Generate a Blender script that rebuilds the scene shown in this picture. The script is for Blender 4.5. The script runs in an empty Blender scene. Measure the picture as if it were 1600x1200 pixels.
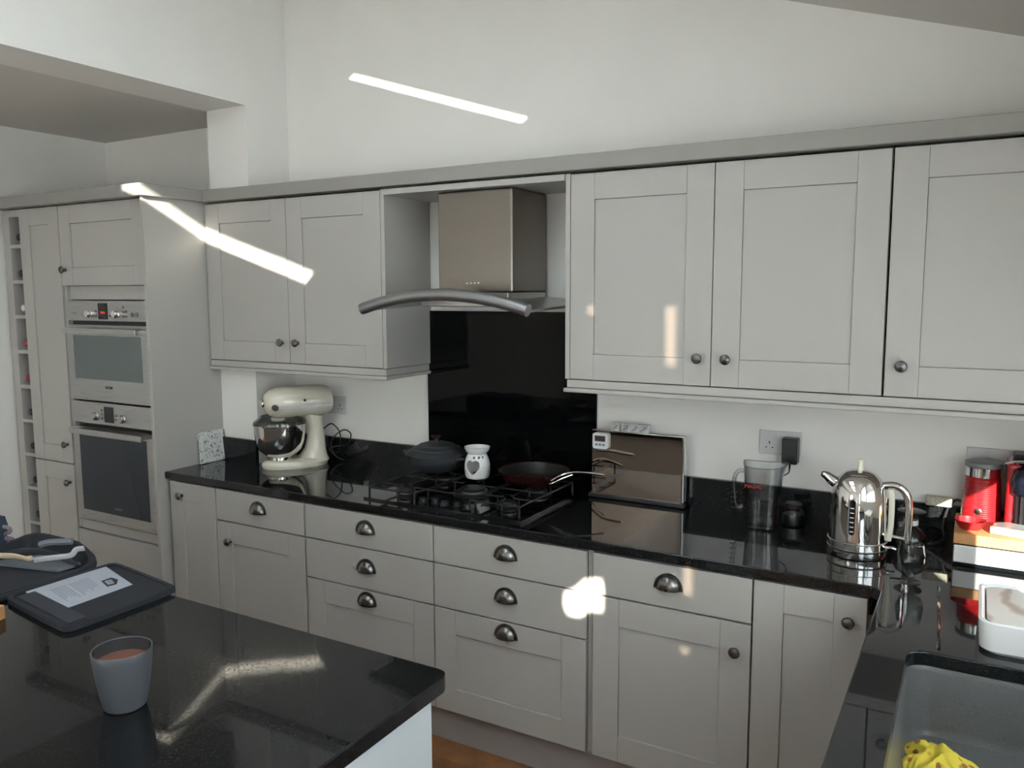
import bpy, bmesh, math, random
from mathutils import Vector, Matrix
random.seed(7)
C = bpy.context.scene.collection
S = bpy.context.scene
PI = math.pi

# ---------------------------------------------------------------- camera, sky, sun, exposure
cam = bpy.data.cameras.new('camera'); co = bpy.data.objects.new('camera', cam); C.objects.link(co)
yaw, pit, rol = 0.5222, -0.1128, -0.0036
fw = Vector((-math.sin(yaw)*math.cos(pit), math.cos(yaw)*math.cos(pit), math.sin(pit)))
ri = Vector((math.cos(yaw), math.sin(yaw), 0)); up = ri.cross(fw)
r2 = ri*math.cos(rol)+up*math.sin(rol); u2 = -ri*math.sin(rol)+up*math.cos(rol)
M = Matrix((r2, u2, -fw)).transposed().to_4x4(); M.translation = Vector((3.2164, -2.9909, 1.7145))
co.matrix_world = M
cam.sensor_fit = 'HORIZONTAL'; cam.sensor_width = 36; cam.lens = 1270.64*36/1600; cam.clip_start = 0.02
S.camera = co
S.view_settings.view_transform = 'Standard'; S.view_settings.look = 'None'
S.view_settings.gamma = 1; S.view_settings.use_curve_mapping = False
S.view_settings.exposure = 0.95

w = bpy.data.worlds.new('sky'); S.world = w; w.use_nodes = True
wn = w.node_tree.nodes; wl = w.node_tree.links
bg = wn['Background']; bg.inputs['Strength'].default_value = 3.4
tc = wn.new('ShaderNodeTexCoord'); sx = wn.new('ShaderNodeSeparateXYZ'); cr = wn.new('ShaderNodeValToRGB')
wl.new(tc.outputs['Generated'], sx.inputs[0]); wl.new(sx.outputs['Z'], cr.inputs[0]); wl.new(cr.outputs[0], bg.inputs[0])
cr.color_ramp.elements[0].position = 0.0; cr.color_ramp.elements[0].color = (0.89, 0.925, 0.97, 1)
cr.color_ramp.elements[1].position = 0.9; cr.color_ramp.elements[1].color = (0.62, 0.72, 0.88, 1)

sun = bpy.data.lights.new('sun', 'SUN'); so = bpy.data.objects.new('sun', sun); C.objects.link(so)
sun.energy = 20; sun.angle = math.radians(0.53); sun.color = (1, 0.93, 0.82)
SD = Vector((-0.503, 1.0, -0.349)).normalized()
so.rotation_euler = SD.to_track_quat('-Z', 'Y').to_euler(); so.location = (6, -8, 5)

def portal(name, loc, normal, sx_, sy_):
    l = bpy.data.lights.new(name, 'AREA'); o = bpy.data.objects.new(name, l); C.objects.link(o)
    l.shape = 'RECTANGLE'; l.size = sx_; l.size_y = sy_
    try: l.cycles.is_portal = True
    except Exception: pass
    o.location = loc; o.rotation_euler = Vector(normal).to_track_quat('-Z', 'Z').to_euler()
portal('daylight_door', (.4, -6.28, 1.1), (0, 1, 0), 1.2, 2.1)
portal('daylight_skylight', (1.73, -3.3, 3.15), (-.305, 0, -.952), 1.1, 4.6)
portal('daylight_rear_window', (3.75, -4.9, 1.55), (-1, 0, 0), 1.6, 1.3)
portal('daylight_window', (3.75, -1.8, 1.5), (-1, 0, 0), 2.4, 1.0)

# ---------------------------------------------------------------- materials
def mat(name, col=(.8, .8, .8), rough=.5, metal=0, spec=.5, coat=0, emit=None, estr=0, aniso=0, noise=0, nscale=40, bump=0, bscale=200):
    m = bpy.data.materials.new(name); m.use_nodes = True
    n = m.node_tree.nodes; l = m.node_tree.links; p = n['Principled BSDF']
    p.inputs['Base Color'].default_value = (*col, 1); p.inputs['Roughness'].default_value = rough
    p.inputs['Metallic'].default_value = metal; p.inputs['Specular IOR Level'].default_value = spec
    p.inputs['Coat Weight'].default_value = coat; p.inputs['Coat Roughness'].default_value = .05
    if emit: p.inputs['Emission Color'].default_value = (*emit, 1); p.inputs['Emission Strength'].default_value = estr
    if aniso: p.inputs['Anisotropic'].default_value = aniso
    t = n.new('ShaderNodeTexCoord')
    if noise:
        z = n.new('ShaderNodeTexNoise'); z.inputs['Scale'].default_value = nscale; z.inputs['Detail'].default_value = 4
        l.new(t.outputs['Object'], z.inputs['Vector'])
        r = n.new('ShaderNodeValToRGB'); l.new(z.outputs['Fac'], r.inputs[0])
        r.color_ramp.elements[0].color = (*[c*(1-noise) for c in col], 1); r.color_ramp.elements[1].color = (*[min(1, c*(1+noise)) for c in col], 1)
        r.color_ramp.elements[0].position = .3; r.color_ramp.elements[1].position = .7
        l.new(r.outputs[0], p.inputs['Base Color'])
    if bump:
        z = n.new('ShaderNodeTexNoise'); z.inputs['Scale'].default_value = bscale; z.inputs['Detail'].default_value = 3
        l.new(t.outputs['Object'], z.inputs['Vector'])
        b = n.new('ShaderNodeBump'); b.inputs['Strength'].default_value = bump; b.inputs['Distance'].default_value = .002
        l.new(z.outputs['Fac'], b.inputs['Height']); l.new(b.outputs[0], p.inputs['Normal'])
    return m
PAINT = mat('cabinet_paint', (.44, .42, .392), .38, bump=.08, bscale=120)
WALL = mat('wall_paint', (.85, .825, .78), .75, bump=.1, bscale=90, noise=.02, nscale=3)
CEIL = mat('ceiling_paint', (.70, .66, .61), .8, bump=.06, bscale=90)
INNER = mat('cabinet_carcass', (.34, .33, .31), .5)
PLINTH = mat('plinth_paint', (.36, .33, .31), .5)
PEWTER = mat('dark_pewter', (.16, .15, .145), .32, 1, noise=.3, nscale=60)
CUPM = mat('pewter_cup', (.20, .196, .19), .27, 1, noise=.25, nscale=60)
CHROME = mat('chrome', (.80, .79, .77), .06, 1)
def brushed(name, col, rough, axis=0):
    m = mat(name, col, rough, 1, aniso=.4); n = m.node_tree.nodes; l = m.node_tree.links; p = n['Principled BSDF']
    t = n.new('ShaderNodeTexCoord'); mp = n.new('ShaderNodeMapping'); s = [400, 400, 400]; s[axis] = 6; mp.inputs['Scale'].default_value = s
    z = n.new('ShaderNodeTexNoise'); z.inputs['Scale'].default_value = 1; z.inputs['Detail'].default_value = 3
    l.new(t.outputs['Object'], mp.inputs[0]); l.new(mp.outputs[0], z.inputs['Vector'])
    mr = n.new('ShaderNodeMapRange'); mr.inputs['To Min'].default_value = rough*.8; mr.inputs['To Max'].default_value = rough*1.3
    l.new(z.outputs['Fac'], mr.inputs[0]); l.new(mr.outputs[0], p.inputs['Roughness'])
    b = n.new('ShaderNodeBump'); b.inputs['Strength'].default_value = .05; b.inputs['Distance'].default_value = .001
    l.new(z.outputs['Fac'], b.inputs['Height']); l.new(b.outputs[0], p.inputs['Normal'])
    return m
STEEL = brushed('brushed_steel', (.46, .45, .44), .28)
HOODSTEEL = brushed('hood_steel', (.25, .225, .20), .32)
TUBE = mat('satin_grey_metal', (.33, .33, .335), .38, .9)
BLACK = mat('black_plastic', (.012, .012, .014), .35)
MATTBLACK = mat('matt_black_iron', (.007, .0075, .008), .5)
CLAY = mat('black_clay', (.028, .031, .034), .55)
BGLASS = mat('black_glass', (.004, .005, .006), .04)
HOBGLASS = mat('hob_enamel', (.006, .006, .007), .07)
SPLASH = mat('black_splashback', (.002, .0025, .003), .03, spec=.12)
OVENMIR = mat('oven_mirror_glass', (.20, .23, .225), .05, .85)
OVENDARK = mat('oven_dark_glass', (.025, .032, .042), .06, .25)
CREAM = mat('cream_enamel', (.70, .65, .53), .16, coat=.5)
CREAMP = mat('cream_plastic', (.72, .68, .56), .35)
WHITEC = mat('white_ceramic', (.78, .78, .76), .15)
WHITEP = mat('white_plastic', (.72, .73, .73), .3)
SOCK = mat('socket_plastic', (.60, .60, .59), .3)
GREYP = mat('grey_plastic', (.17, .175, .18), .4)
DIGIT = mat('red_digits', (.5, .02, .02), .5, emit=(1, .05, .03), estr=.6)
LCD = mat('lcd_dark', (.05, .035, .035), .2)
MIRROR = mat('smoked_mirror', (.66, .58, .52), .03, 1)
RED = mat('red_lacquer', (.36, .010, .014), .25, coat=.4)
WOODL = mat('light_wood', (.50, .25, .095), .5, noise=.25, nscale=12)
WOODF = mat('floor_wood', (.26, .115, .045), .4, noise=.35, nscale=9)
MUGM = mat('mug_grey', (.078, .084, .094), .45)
MUGIN = mat('mug_inside', (.05, .05, .052), .12)
COCOA = mat('hot_chocolate', (.19, .085, .058), .3, noise=.15, nscale=60)
FABRIC = mat('black_fabric', (.014, .016, .022), .8, bump=.5, bscale=900)
FABRIC2 = mat('charcoal_lining', (.030, .034, .045), .7, bump=.4, bscale=700)
NAVY = mat('navy_fabric', (.012, .028, .05), .75, bump=.5, bscale=500)
PAPER = mat('paper', (.38, .40, .46), .7, noise=.04, nscale=30)
INK = mat('ink', (.03, .03, .035), .7)
INKG = mat('grey_ink', (.22, .23, .27), .7)
BRUSHT = mat('tan_wood_scraper', (.55, .43, .30), .6)
GREYF = mat('grey_tool', (.13, .145, .16), .5)
COMP = mat('grey_composite_sink', (.10, .10, .098), .28, noise=.3, nscale=500)
WAX = mat('red_wax', (.22, .05, .04), .5)
PANIN = mat('pan_nonstick', (.014, .0135, .013), .38)
PANRED = mat('dark_red_enamel', (.028, .007, .005), .25)
SILV = mat('burner_alloy', (.30, .30, .29), .3, 1)
LABELM = mat('dark_label', (.03, .03, .03), .4)
PATIO = mat('patio_stone', (.16, .17, .18), .9, noise=.2, nscale=3)

def granite(name, rough, fleck, sc=420, frough=.2, spec=.5):
    m = mat(name, (.006, .007, .008), rough); n = m.node_tree.nodes; l = m.node_tree.links; p = n['Principled BSDF']
    t = n.new('ShaderNodeTexCoord'); v = n.new('ShaderNodeTexVoronoi'); v.inputs['Scale'].default_value = sc
    z = n.new('ShaderNodeTexNoise'); z.inputs['Scale'].default_value = 150; z.inputs['Detail'].default_value = 5
    l.new(t.outputs['Object'], v.inputs['Vector']); l.new(t.outputs['Object'], z.inputs['Vector'])
    mx = n.new('ShaderNodeMath'); mx.operation = 'MULTIPLY'
    sp = n.new('ShaderNodeSeparateColor'); l.new(v.outputs['Color'], sp.inputs[0])
    l.new(sp.outputs[0], mx.inputs[0]); l.new(z.outputs['Fac'], mx.inputs[1])
    r = n.new('ShaderNodeValToRGB'); l.new(mx.outputs[0], r.inputs[0])
    r.color_ramp.elements[0].position = .38; r.color_ramp.elements[0].color = (.006, .007, .008, 1)
    r.color_ramp.elements[1].position = .62; r.color_ramp.elements[1].color = (fleck, fleck*.98, fleck*.92, 1)
    l.new(r.outputs[0], p.inputs['Base Color'])
    mr = n.new('ShaderNodeMapRange'); mr.inputs['From Min'].default_value = .30; mr.inputs['From Max'].default_value = .5; mr.inputs['To Min'].default_value = rough*.8; mr.inputs['To Max'].default_value = frough
    p.inputs['Specular IOR Level'].default_value = spec
    l.new(mx.outputs[0], mr.inputs[0]); l.new(mr.outputs[0], p.inputs['Roughness'])
    return m
GRANITE = granite('black_granite', .035, .03, 420, .10)
GRANITE2 = granite('black_granite_island', .04, .024, 330, .16, .36)

def thin_glass(name, tint=(.93, .95, .94), edge=(.30, .33, .33), blend=.35, gl=1.0):
    m = bpy.data.materials.new(name); m.use_nodes = True; n = m.node_tree.nodes; l = m.node_tree.links
    n.remove(n['Principled BSDF']); out = n['Material Output']
    tr = n.new('ShaderNodeBsdfTransparent'); g = n.new('ShaderNodeBsdfGlossy'); g.inputs['Roughness'].default_value = .02
    lw = n.new('ShaderNodeLayerWeight'); lw.inputs['Blend'].default_value = blend
    mc = n.new('ShaderNodeMix'); mc.data_type = 'RGBA'; mc.inputs[6].default_value = (*tint, 1); mc.inputs[7].default_value = (*edge, 1)
    l.new(lw.outputs['Facing'], mc.inputs[0]); l.new(mc.outputs[2], tr.inputs[0])
    lf = n.new('ShaderNodeLayerWeight'); lf.inputs['Blend'].default_value = .5
    pw = n.new('ShaderNodeMath'); pw.operation = 'POWER'; pw.inputs[1].default_value = 5; l.new(lf.outputs['Facing'], pw.inputs[0])
    ml = n.new('ShaderNodeMath'); ml.operation = 'MULTIPLY_ADD'; ml.inputs[1].default_value = .96*gl; ml.inputs[2].default_value = .04*gl; l.new(pw.outputs[0], ml.inputs[0])
    mx = n.new('ShaderNodeMixShader'); l.new(ml.outputs[0], mx.inputs[0]); l.new(tr.outputs[0], mx.inputs[1]); l.new(g.outputs[0], mx.inputs[2])
    l.new(mx.outputs[0], out.inputs[0]); return m
GLASS = thin_glass('clear_glass'); PANE = thin_glass('window_pane', (.96, .98, .97), (.8, .85, .85))
SLOTTINT = thin_glass('slot_tint_glass', (.42, .38, .34), (.38, .34, .30))  # dims and warms the sun through the added light slots
PLASG = thin_glass('clear_plastic', (.945, .955, .96), (.50, .52, .54), .3, 1.3)
def translucent(name, col, mixf=.5):
    m = bpy.data.materials.new(name); m.use_nodes = True; n = m.node_tree.nodes; l = m.node_tree.links
    n.remove(n['Principled BSDF']); a = n.new('ShaderNodeBsdfTranslucent'); b = n.new('ShaderNodeBsdfDiffuse'); x = n.new('ShaderNodeMixShader'); x.inputs[0].default_value = mixf
    a.inputs[0].default_value = (*col, 1); b.inputs[0].default_value = (*col, 1); l.new(a.outputs[0], x.inputs[1]); l.new(b.outputs[0], x.inputs[2])
    l.new(x.outputs[0], n['Material Output'].inputs[0]); return m
BLIND = translucent('skylight_blind_cloth', (.84, .86, .87), .12)
ROLLER = translucent('roller_blind_cloth', (.50, .50, .48), .4)
ROLLER2 = translucent('bright_blind_cloth', (.90, .92, .95), .08)

# ---------------------------------------------------------------- helpers
def obj(name, bm, m, parent=None, smooth=True, bevel=0, loc=None, seg=2):
    bm.normal_update()
    me = bpy.data.meshes.new(name); bm.to_mesh(me); bm.free()
    o = bpy.data.objects.new(name, me); C.objects.link(o)
    ms = m if isinstance(m, (list, tuple)) else [m]
    for x in ms: me.materials.append(x)
    if smooth:
        me.shade_smooth()
        try: me.set_sharp_from_angle(angle=math.radians(32))
        except Exception: pass
    if bevel:
        b = o.modifiers.new('bevel', 'BEVEL'); b.width = bevel; b.segments = seg; b.limit_method = 'ANGLE'; b.angle_limit = math.radians(40); b.harden_normals = True
    if parent: o.parent = parent
    if loc: o.location = loc
    return o
def tag(o, label, cat, group=None):
    o['label'] = label; o['category'] = cat
    if group: o['group'] = group
    return o
def thing(name, label, cat, loc=(0, 0, 0), rotz=0, group=None):
    o = bpy.data.objects.new(name, None); C.objects.link(o); o.empty_display_size = .05
    o.location = loc; o.rotation_euler = (0, 0, rotz); return tag(o, label, cat, group)
def struct(name, bm, m, parent=None, **k):
    o = obj(name, bm, m, parent, **k)
    if not parent: o['kind'] = 'structure'
    return o
def bx(bm, x0, x1, y0, y1, z0, z1, mi=0):
    vs = [bm.verts.new((x, y, z)) for z in (z0, z1) for y in (y0, y1) for x in (x0, x1)]
    for f in ((0, 2, 3, 1), (4, 5, 7, 6), (0, 1, 5, 4), (2, 6, 7, 3), (0, 4, 6, 2), (1, 3, 7, 5)):
        bm.faces.new([vs[i] for i in f]).material_index = mi
    return bm
def B(*b, mi=0):
    bm = bmesh.new()
    if isinstance(b[0], (tuple, list)):
        for q in b: bx(bm, *q)
    else: bx(bm, *b)
    return bm
def lathe(prof, n=40, bm=None, c=(0, 0, 0), sq=None, mi=0, op=False):
    bm = bm or bmesh.new(); rings = []
    for r, z in prof:
        ring = []
        for i in range(n):
            a = 2*PI*i/n; rr = max(r, 1e-5)
            if sq: rr = rr/((abs(math.cos(a))**sq+abs(math.sin(a))**sq)**(1/sq))
            ring.append(bm.verts.new((c[0]+rr*math.cos(a), c[1]+rr*math.sin(a), c[2]+z)))
        rings.append(ring)
    for a, b in zip(rings, rings[1:]):
        for i in range(n):
            bm.faces.new((a[i], a[(i+1) % n], b[(i+1) % n], b[i])).material_index = mi
    if op: return bm
    if prof[0][0] > 1e-4: bm.faces.new(rings[0][::-1]).material_index = mi
    if prof[-1][0] > 1e-4: bm.faces.new(rings[-1]).material_index = mi
    return bm
def shell(prof, t, n=40, sq=None):      # open vessel: outer profile up, inner down
    inner = [(max(r-t, 1e-5), z if i else z+t) for i, (r, z) in enumerate(prof)]
    return lathe(prof+inner[::-1]+[(1e-5, inner[0][1])], n, sq=sq)
def catmull(P, k=8):
    P = [Vector(p) for p in P]; out = []
    for i in range(len(P)-1):
        p0 = P[max(i-1, 0)]; p1 = P[i]; p2 = P[i+1]; p3 = P[min(i+2, len(P)-1)]
        for j in range(k):
            t = j/k
            out.append(.5*((2*p1)+(-p0+p2)*t+(2*p0-5*p1+4*p2-p3)*t*t+(-p0+3*p1-3*p2+p3)*t**3))
    out.append(P[-1]); return out
def tube(P, r, n=10, bm=None, smooth=True, k=8, rx=None):
    bm = bm or bmesh.new(); P = catmull(P, k) if smooth else [Vector(p) for p in P]
    rf = r if callable(r) else (lambda t: r); rings = []; ref = None
    for i, p in enumerate(P):
        d = (P[min(i+1, len(P)-1)]-P[max(i-1, 0)]).normalized()
        if ref is None: ref = Vector((0, 0, 1)) if abs(d.z) < .9 else Vector((1, 0, 0))
        a = d.cross(ref); a = a.normalized() if a.length > 1e-6 else Vector((1, 0, 0)); b = a.cross(d).normalized(); ref = b
        q = rf(i/(len(P)-1)); qx = q if rx is None else q*rx
        rings.append([bm.verts.new(p+a*math.cos(2*PI*j/n)*qx+b*math.sin(2*PI*j/n)*q) for j in range(n)])
    for A, Bq in zip(rings, rings[1:]):
        for j in range(n): bm.faces.new((A[j], A[(j+1) % n], Bq[(j+1) % n], Bq[j]))
    bm.faces.new(rings[0][::-1]); bm.faces.new(rings[-1]); return bm
def rrect(x0, x1, y0, y1, r, n=6):
    out = []
    for cx, cy, a0 in ((x1-r, y1-r, 0), (x0+r, y1-r, PI/2), (x0+r, y0+r, PI), (x1-r, y0+r, 3*PI/2)):
        for i in range(n+1):
            a = a0+PI/2*i/n; out.append((cx+r*math.cos(a), cy+r*math.sin(a)))
    return out
def plate(outer, holes, z0, z1=None, bm=None, mi=0):
    b2 = bmesh.new()
    for loop in [outer]+list(holes):
        vs = [b2.verts.new((x, y, z0)) for x, y in loop]
        for i in range(len(vs)): b2.edges.new((vs[i], vs[(i+1) % len(vs)]))
    bmesh.ops.triangle_fill(b2, edges=b2.edges[:], use_beauty=True, use_dissolve=False)
    if z1 is not None:
        g = bmesh.ops.extrude_face_region(b2, geom=b2.faces[:])
        for v in g['geom']:
            if isinstance(v, bmesh.types.BMVert): v.co.z = z1
    bmesh.ops.recalc_face_normals(b2, faces=b2.faces[:])
    for f in b2.faces: f.material_index = mi
    return b2
def xf(bm, m): bmesh.ops.transform(bm, matrix=m, verts=bm.verts[:]); return bm
def rot(ax, a): return Matrix.Rotation(a, 4, ax)
def tr(*v): return Matrix.Translation(v)
def text(s, size, m, parent, loc, rotm, name='lettering', ext=.0003):
    cu = bpy.data.curves.new(name, 'FONT'); cu.body = s; cu.size = size; cu.extrude = ext; cu.align_x = 'CENTER'; cu.align_y = 'CENTER'
    o = bpy.data.objects.new(name, cu); C.objects.link(o)
    bpy.context.view_layer.update()
    me = bpy.data.meshes.new_from_object(o); bpy.data.objects.remove(o)
    me.transform(tr(*loc) @ rotm); me.name = name
    o = bpy.data.objects.new(name, me); C.objects.link(o); me.materials.clear(); me.materials.append(m); o.parent = parent
    return o
FRONT = rot('X', PI/2)      # text/lathe that faces -y

# ---------------------------------------------------------------- structure
RZ = lambda x: 3.527-.32*x
XR, YB, XL = 3.64, -6.2, -1.19
# floor slab, planks in the visible strip
fl = struct('floor', B(XL-.2, XR+.1, YB-.1, .1, -.08, -.012), WOODF)
for j in range(9):
    y0 = -1.75+j*.135
    for k, (a, b) in enumerate(((.9, 1.55+.2*(j % 3)), (1.55+.2*(j % 3), 3.04))):
        p = obj('plank', B(a+.001, b-.001, y0+.001, y0+.133, -.014, 0), WOODF, fl, bevel=.0015)
struct('wall_back', B(XL-.2, XR+.1, 0, .12, -.08, 3.95), WALL)
struct('wall_left', B(XL-.2, XL, YB-.1, 0, -.08, 2.57), WALL)
struct('ceiling_low', B(XL-.2, -.02, YB-.1, 0, 2.57, 2.67), CEIL)
struct('wall_left_upper', B(-.02, .24, YB-.1, 0, 2.57, 3.6), WALL)
struct('wall_pier', B(-.02, .24, -.262, 0, 0, 2.57), WALL)
# roof slope with skylight openings and added light slots (x, y ranges)
def quad(x0, x1, y0, y1): return [(x0, y0), (x1, y0), (x1, y1), (x0, y1)]
NB = (1.262, 2.190)
def back_roof(x, z, y=-.323):
    t = (RZ(x)-z)/(.349+.32*.503); return (x+.503*t, y-t)
def back_wall(x, z, y=-.601):
    t = (XR-x)/.503; return (y-t, z+.349*t)
STREAK = [back_roof(2.287, 1.665), back_roof(2.322, 1.665), back_roof(2.322, 1.462), back_roof(2.290, 1.462)]  # added roof slots, outlined from the streak and dot they cast
DOT = [back_roof(2.008+.013*math.cos(a), 1.650+.020*math.sin(a)) for a in [i*PI/5 for i in range(10)]]
WSTREAK = [back_wall(*p) for p in ((2.456, .775), (2.482, .772), (2.484, .880), (2.458, .885))]  # added wall slots that throw the faint spots on the drawer cabinet
WDOT = [back_wall(2.465+.014*math.cos(a), .591+.011*math.sin(a)) for a in [i*PI/5 for i in range(10)]]
PATCH = [back_wall(*p) for p in ((2.05, .705), (2.09, .725), (2.118, .757), (2.174, .772), (2.182, .74), (2.18, .663), (2.14, .660), (2.10, .631), (2.06, .630), (2.045, .66))]  # added wall opening, shaped so sun lands as a patch on the drawers
HOLES = [quad(NB[0], NB[1], -2.02, -1.185), quad(NB[0], NB[1], -3.385, -2.42),
         quad(NB[0], NB[1], -5.4, -4.2), STREAK, DOT]
bm = plate(quad(.22, XR+.05, YB-.1, .05), HOLES, 0)
for v in bm.verts: v.co.z = RZ(v.co.x)
struct('ceiling', bm, CEIL, smooth=False)
# right wall with window openings and added light slots, in (y,z)
bm = plate(quad(YB-.1, .05, -.08, 2.36), [quad(-1.27, -.55, 1.05, 2.0), quad(-2.7, -1.40, 1.05, 2.2), quad(-5.7, -4.1, .9, 2.2), PATCH, WSTREAK, WDOT], 0)
for v in bm.verts: v.co = Vector((XR, v.co.x, v.co.y))
struct('wall_right', bm, WALL, smooth=False)
bm = plate(quad(XL-.2, XR+.1, -.08, 3.5), [quad(-.2, 1.0, .02, 2.12)], 0)
for v in bm.verts: v.co = Vector((v.co.x, YB, v.co.y))
struct('wall_rear', bm, WALL, smooth=False)
# glazed rear doors, invented and sized for daylight from behind
for i in range(3):
    a = -.2+i*1.2/3; b = a+1.2/3
    d = struct('door_%d' % (i+1), B((a, a+.07, YB-.05, YB, .02, 2.12), (b-.07, b, YB-.05, YB, .02, 2.12), (a+.07, b-.07, YB-.05, YB, .02, .12), (a+.07, b-.07, YB-.05, YB, 2.04, 2.12)), GREYP)
    obj('pane', B(a+.07, b-.07, YB-.03, YB-.024, .12, 2.04), PANE, d)
cu = thing('added_curtain', 'unseen sheer white curtain added across the rear doors to diffuse the sun', 'curtain', (.4, YB+.08, 0))  # added to soften sun entering by the rear doors
bm = bmesh.new(); pr_ = None
for i in range(121):
    x = -.75+1.5*i/120; y = .018*math.sin(i*.75)
    q = (bm.verts.new((x, y, .01)), bm.verts.new((x, y, 2.2)))
    if pr_: bm.faces.new((pr_[0], q[0], q[1], pr_[1]))
    pr_ = q
obj('cloth', bm, ROLLER2, cu); obj('rail', B(-.8, .8, -.01, .01, 2.2, 2.22), WHITEP, cu)
# sink window, then two unseen windows added for side light
for i, (a, b, zb, zt_) in enumerate(((-1.27, -.55, 1.05, 2.0), (-2.7, -1.40, 1.05, 2.2), (-5.7, -4.1, .9, 2.2))):
    x0 = XR+.02
    wnd = struct('window_%d' % (i+1), B((x0, x0+.05, a, a+.04, zb, zt_), (x0, x0+.05, b-.04, b, zb, zt_), (x0, x0+.05, a+.04, b-.04, zb, zb+.04), (x0, x0+.05, a+.04, b-.04, zt_-.04, zt_)), WHITEP)
    obj('pane', B(x0+.02, x0+.026, a+.04, b-.04, zb+.04, zt_-.04), PANE, wnd)
rb = thing('added_roller_blind', 'unseen white roller blind added part way down the coffee machine window to cut sun', 'blind', (XR-.01, -.91, 1.98))  # added blind, lowered to trim the sun beam
obj('cloth', B(-.003, -.001, -.40, .40, -.60, .05), ROLLER, rb); obj('bottom_rail', B(-.008, .004, -.40, .40, -.615, -.60), WHITEP, rb)
rb = thing('added_roller_blind', 'unseen white roller blind added over the second window to diffuse daylight', 'blind', (XR-.01, -2.05, 1.98))  # added blind, spreads daylight from the right
obj('cloth', B(-.003, -.001, -.69, .69, -.93, .24), ROLLER2, rb); obj('bottom_rail', B(-.008, .004, -.69, .69, -.945, -.93), WHITEP, rb)
rb = thing('added_roller_blind', 'unseen white roller blind added over the rearmost right window to diffuse daylight', 'blind', (XR-.01, -4.9, 2.25))  # added with its window to send soft light leftward
obj('cloth', B(-.003, -.001, -.85, .85, -1.40, 0), ROLLER2, rb); obj('bottom_rail', B(-.008, .004, -.85, .85, -1.415, -1.40), WHITEP, rb)
# skylights: frame, glass, translucent blind; two leave slits, third added for top light
def skylight(idx, x0, x1, y0, y1, by0, by1):
    s = math.atan(.32); L = (x1-x0)/math.cos(s)
    wnd = thing('skylight', ['sloping skylight nearest the wall cupboards with its pale blind closed', 'middle sloping skylight with its pale blind closed', 'unseen rearmost skylight added for soft top light, pale blind closed'][idx], 'skylight', (x0, y0, RZ(x0)+.002), 0, 'skylights with closed blinds')
    m = rot('Y', s)
    d = y1-y0
    obj('frame', xf(B((-.04, 0, -.04, d+.04, .0, .03), (L, L+.04, -.04, d+.04, 0, .03), (0, L, -.09, -.05, 0, .02), (0, L, d+.05, d+.09, 0, .02)), m), WHITEP, wnd)
    obj('pane', xf(B(0, L, 0, d, .02, .024), m), PANE, wnd)
    obj('blind', xf(B(0-.03, L+.03, by0-y0-(.1 if by0 == y0 else 0), by1-y0+(.1 if by1 == y1 else 0), .002, .005), m), BLIND, wnd)
skylight(0, NB[0], NB[1], -2.02, -1.185, -2.02, -1.250)
skylight(1, NB[0], NB[1], -3.385, -2.42, -3.288, -2.42)
skylight(2, NB[0], NB[1], -5.4, -4.2, -5.4, -4.2)
g = tag(obj('added_roof_pane', B(3.30, 3.64, -3.0, -2.4, 0, .004), SLOTTINT), 'unseen smoked pane added in the roof to tint the sun streak', 'roof glass')  # added tint over the streak slot, not a real rooflight
for v in g.data.vertices: v.co.z += RZ(v.co.x)+.001
x_, y_ = DOT[0]
g = tag(obj('added_roof_pane', B(x_-.1, x_+.06, y_-.1, y_+.1, 0, .004), SLOTTINT), 'tiny unseen smoked pane added in the roof to tint a sun spot', 'roof glass')  # added tint over the dot slot
for v in g.data.vertices: v.co.z += RZ(v.co.x)+.001
tag(obj('added_wall_pane', B(XR+.002, XR+.006, -3.15, -2.8, 1.3, 1.8), SLOTTINT), 'small unseen smoked pane added in the right wall to tint sun spots', 'added glass')  # added tint over the wall slots
tag(obj('patio', B(-9, 14, -20, YB-.12, -.2, -.1), PATIO), 'unseen stone patio added outside the glazed doors to bounce daylight', 'patio')  # unseen ground, put in to bounce light through the doors

# ---------------------------------------------------------------- cabinet parts
def shaker(parent, w, h, loc, panel=True, name='door', st=.093, th=.02, rz=0):
    """front lying in x 0..w, z 0..h, front face y=0, body behind; parent local"""
    g = .0015
    if panel:
        bm = B((g, st, 0, th, g, h-g), (w-st, w-g, 0, th, g, h-g), (st+.0004, w-st-.0004, .0004, th, g, st), (st+.0004, w-st-.0004, .0004, th, h-st, h-g))
    else: bm = B(g, w-g, 0, th, g, h-g)
    if rz: xf(bm, rot('Z', rz))
    d = obj(name, bm, PAINT, parent, bevel=.0012, loc=loc)
    if panel:
        bm = B(st+.001, w-st-.001, .007, th-.002, st+.001, h-st-.001)
        if rz: xf(bm, rot('Z', rz))
        obj('door_panel' if name == 'door' else 'drawer_panel', bm, PAINT, d)
    return d
def knob(parent, x, z, rz=0):
    bm = lathe([(.0075, 0), (.009, .003), (.006, .006), (.0055, .014), (.010, .018), (.0165, .021), (.0175, .0245), (.015, .029), (.009, .0315), (1e-5, .0325)], 24)
    xf(bm, rot('X', PI/2)); xf(bm, tr(x, 0, z))
    if rz: xf(bm, rot('Z', rz))
    return obj('knob', bm, PEWTER, parent)
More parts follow.
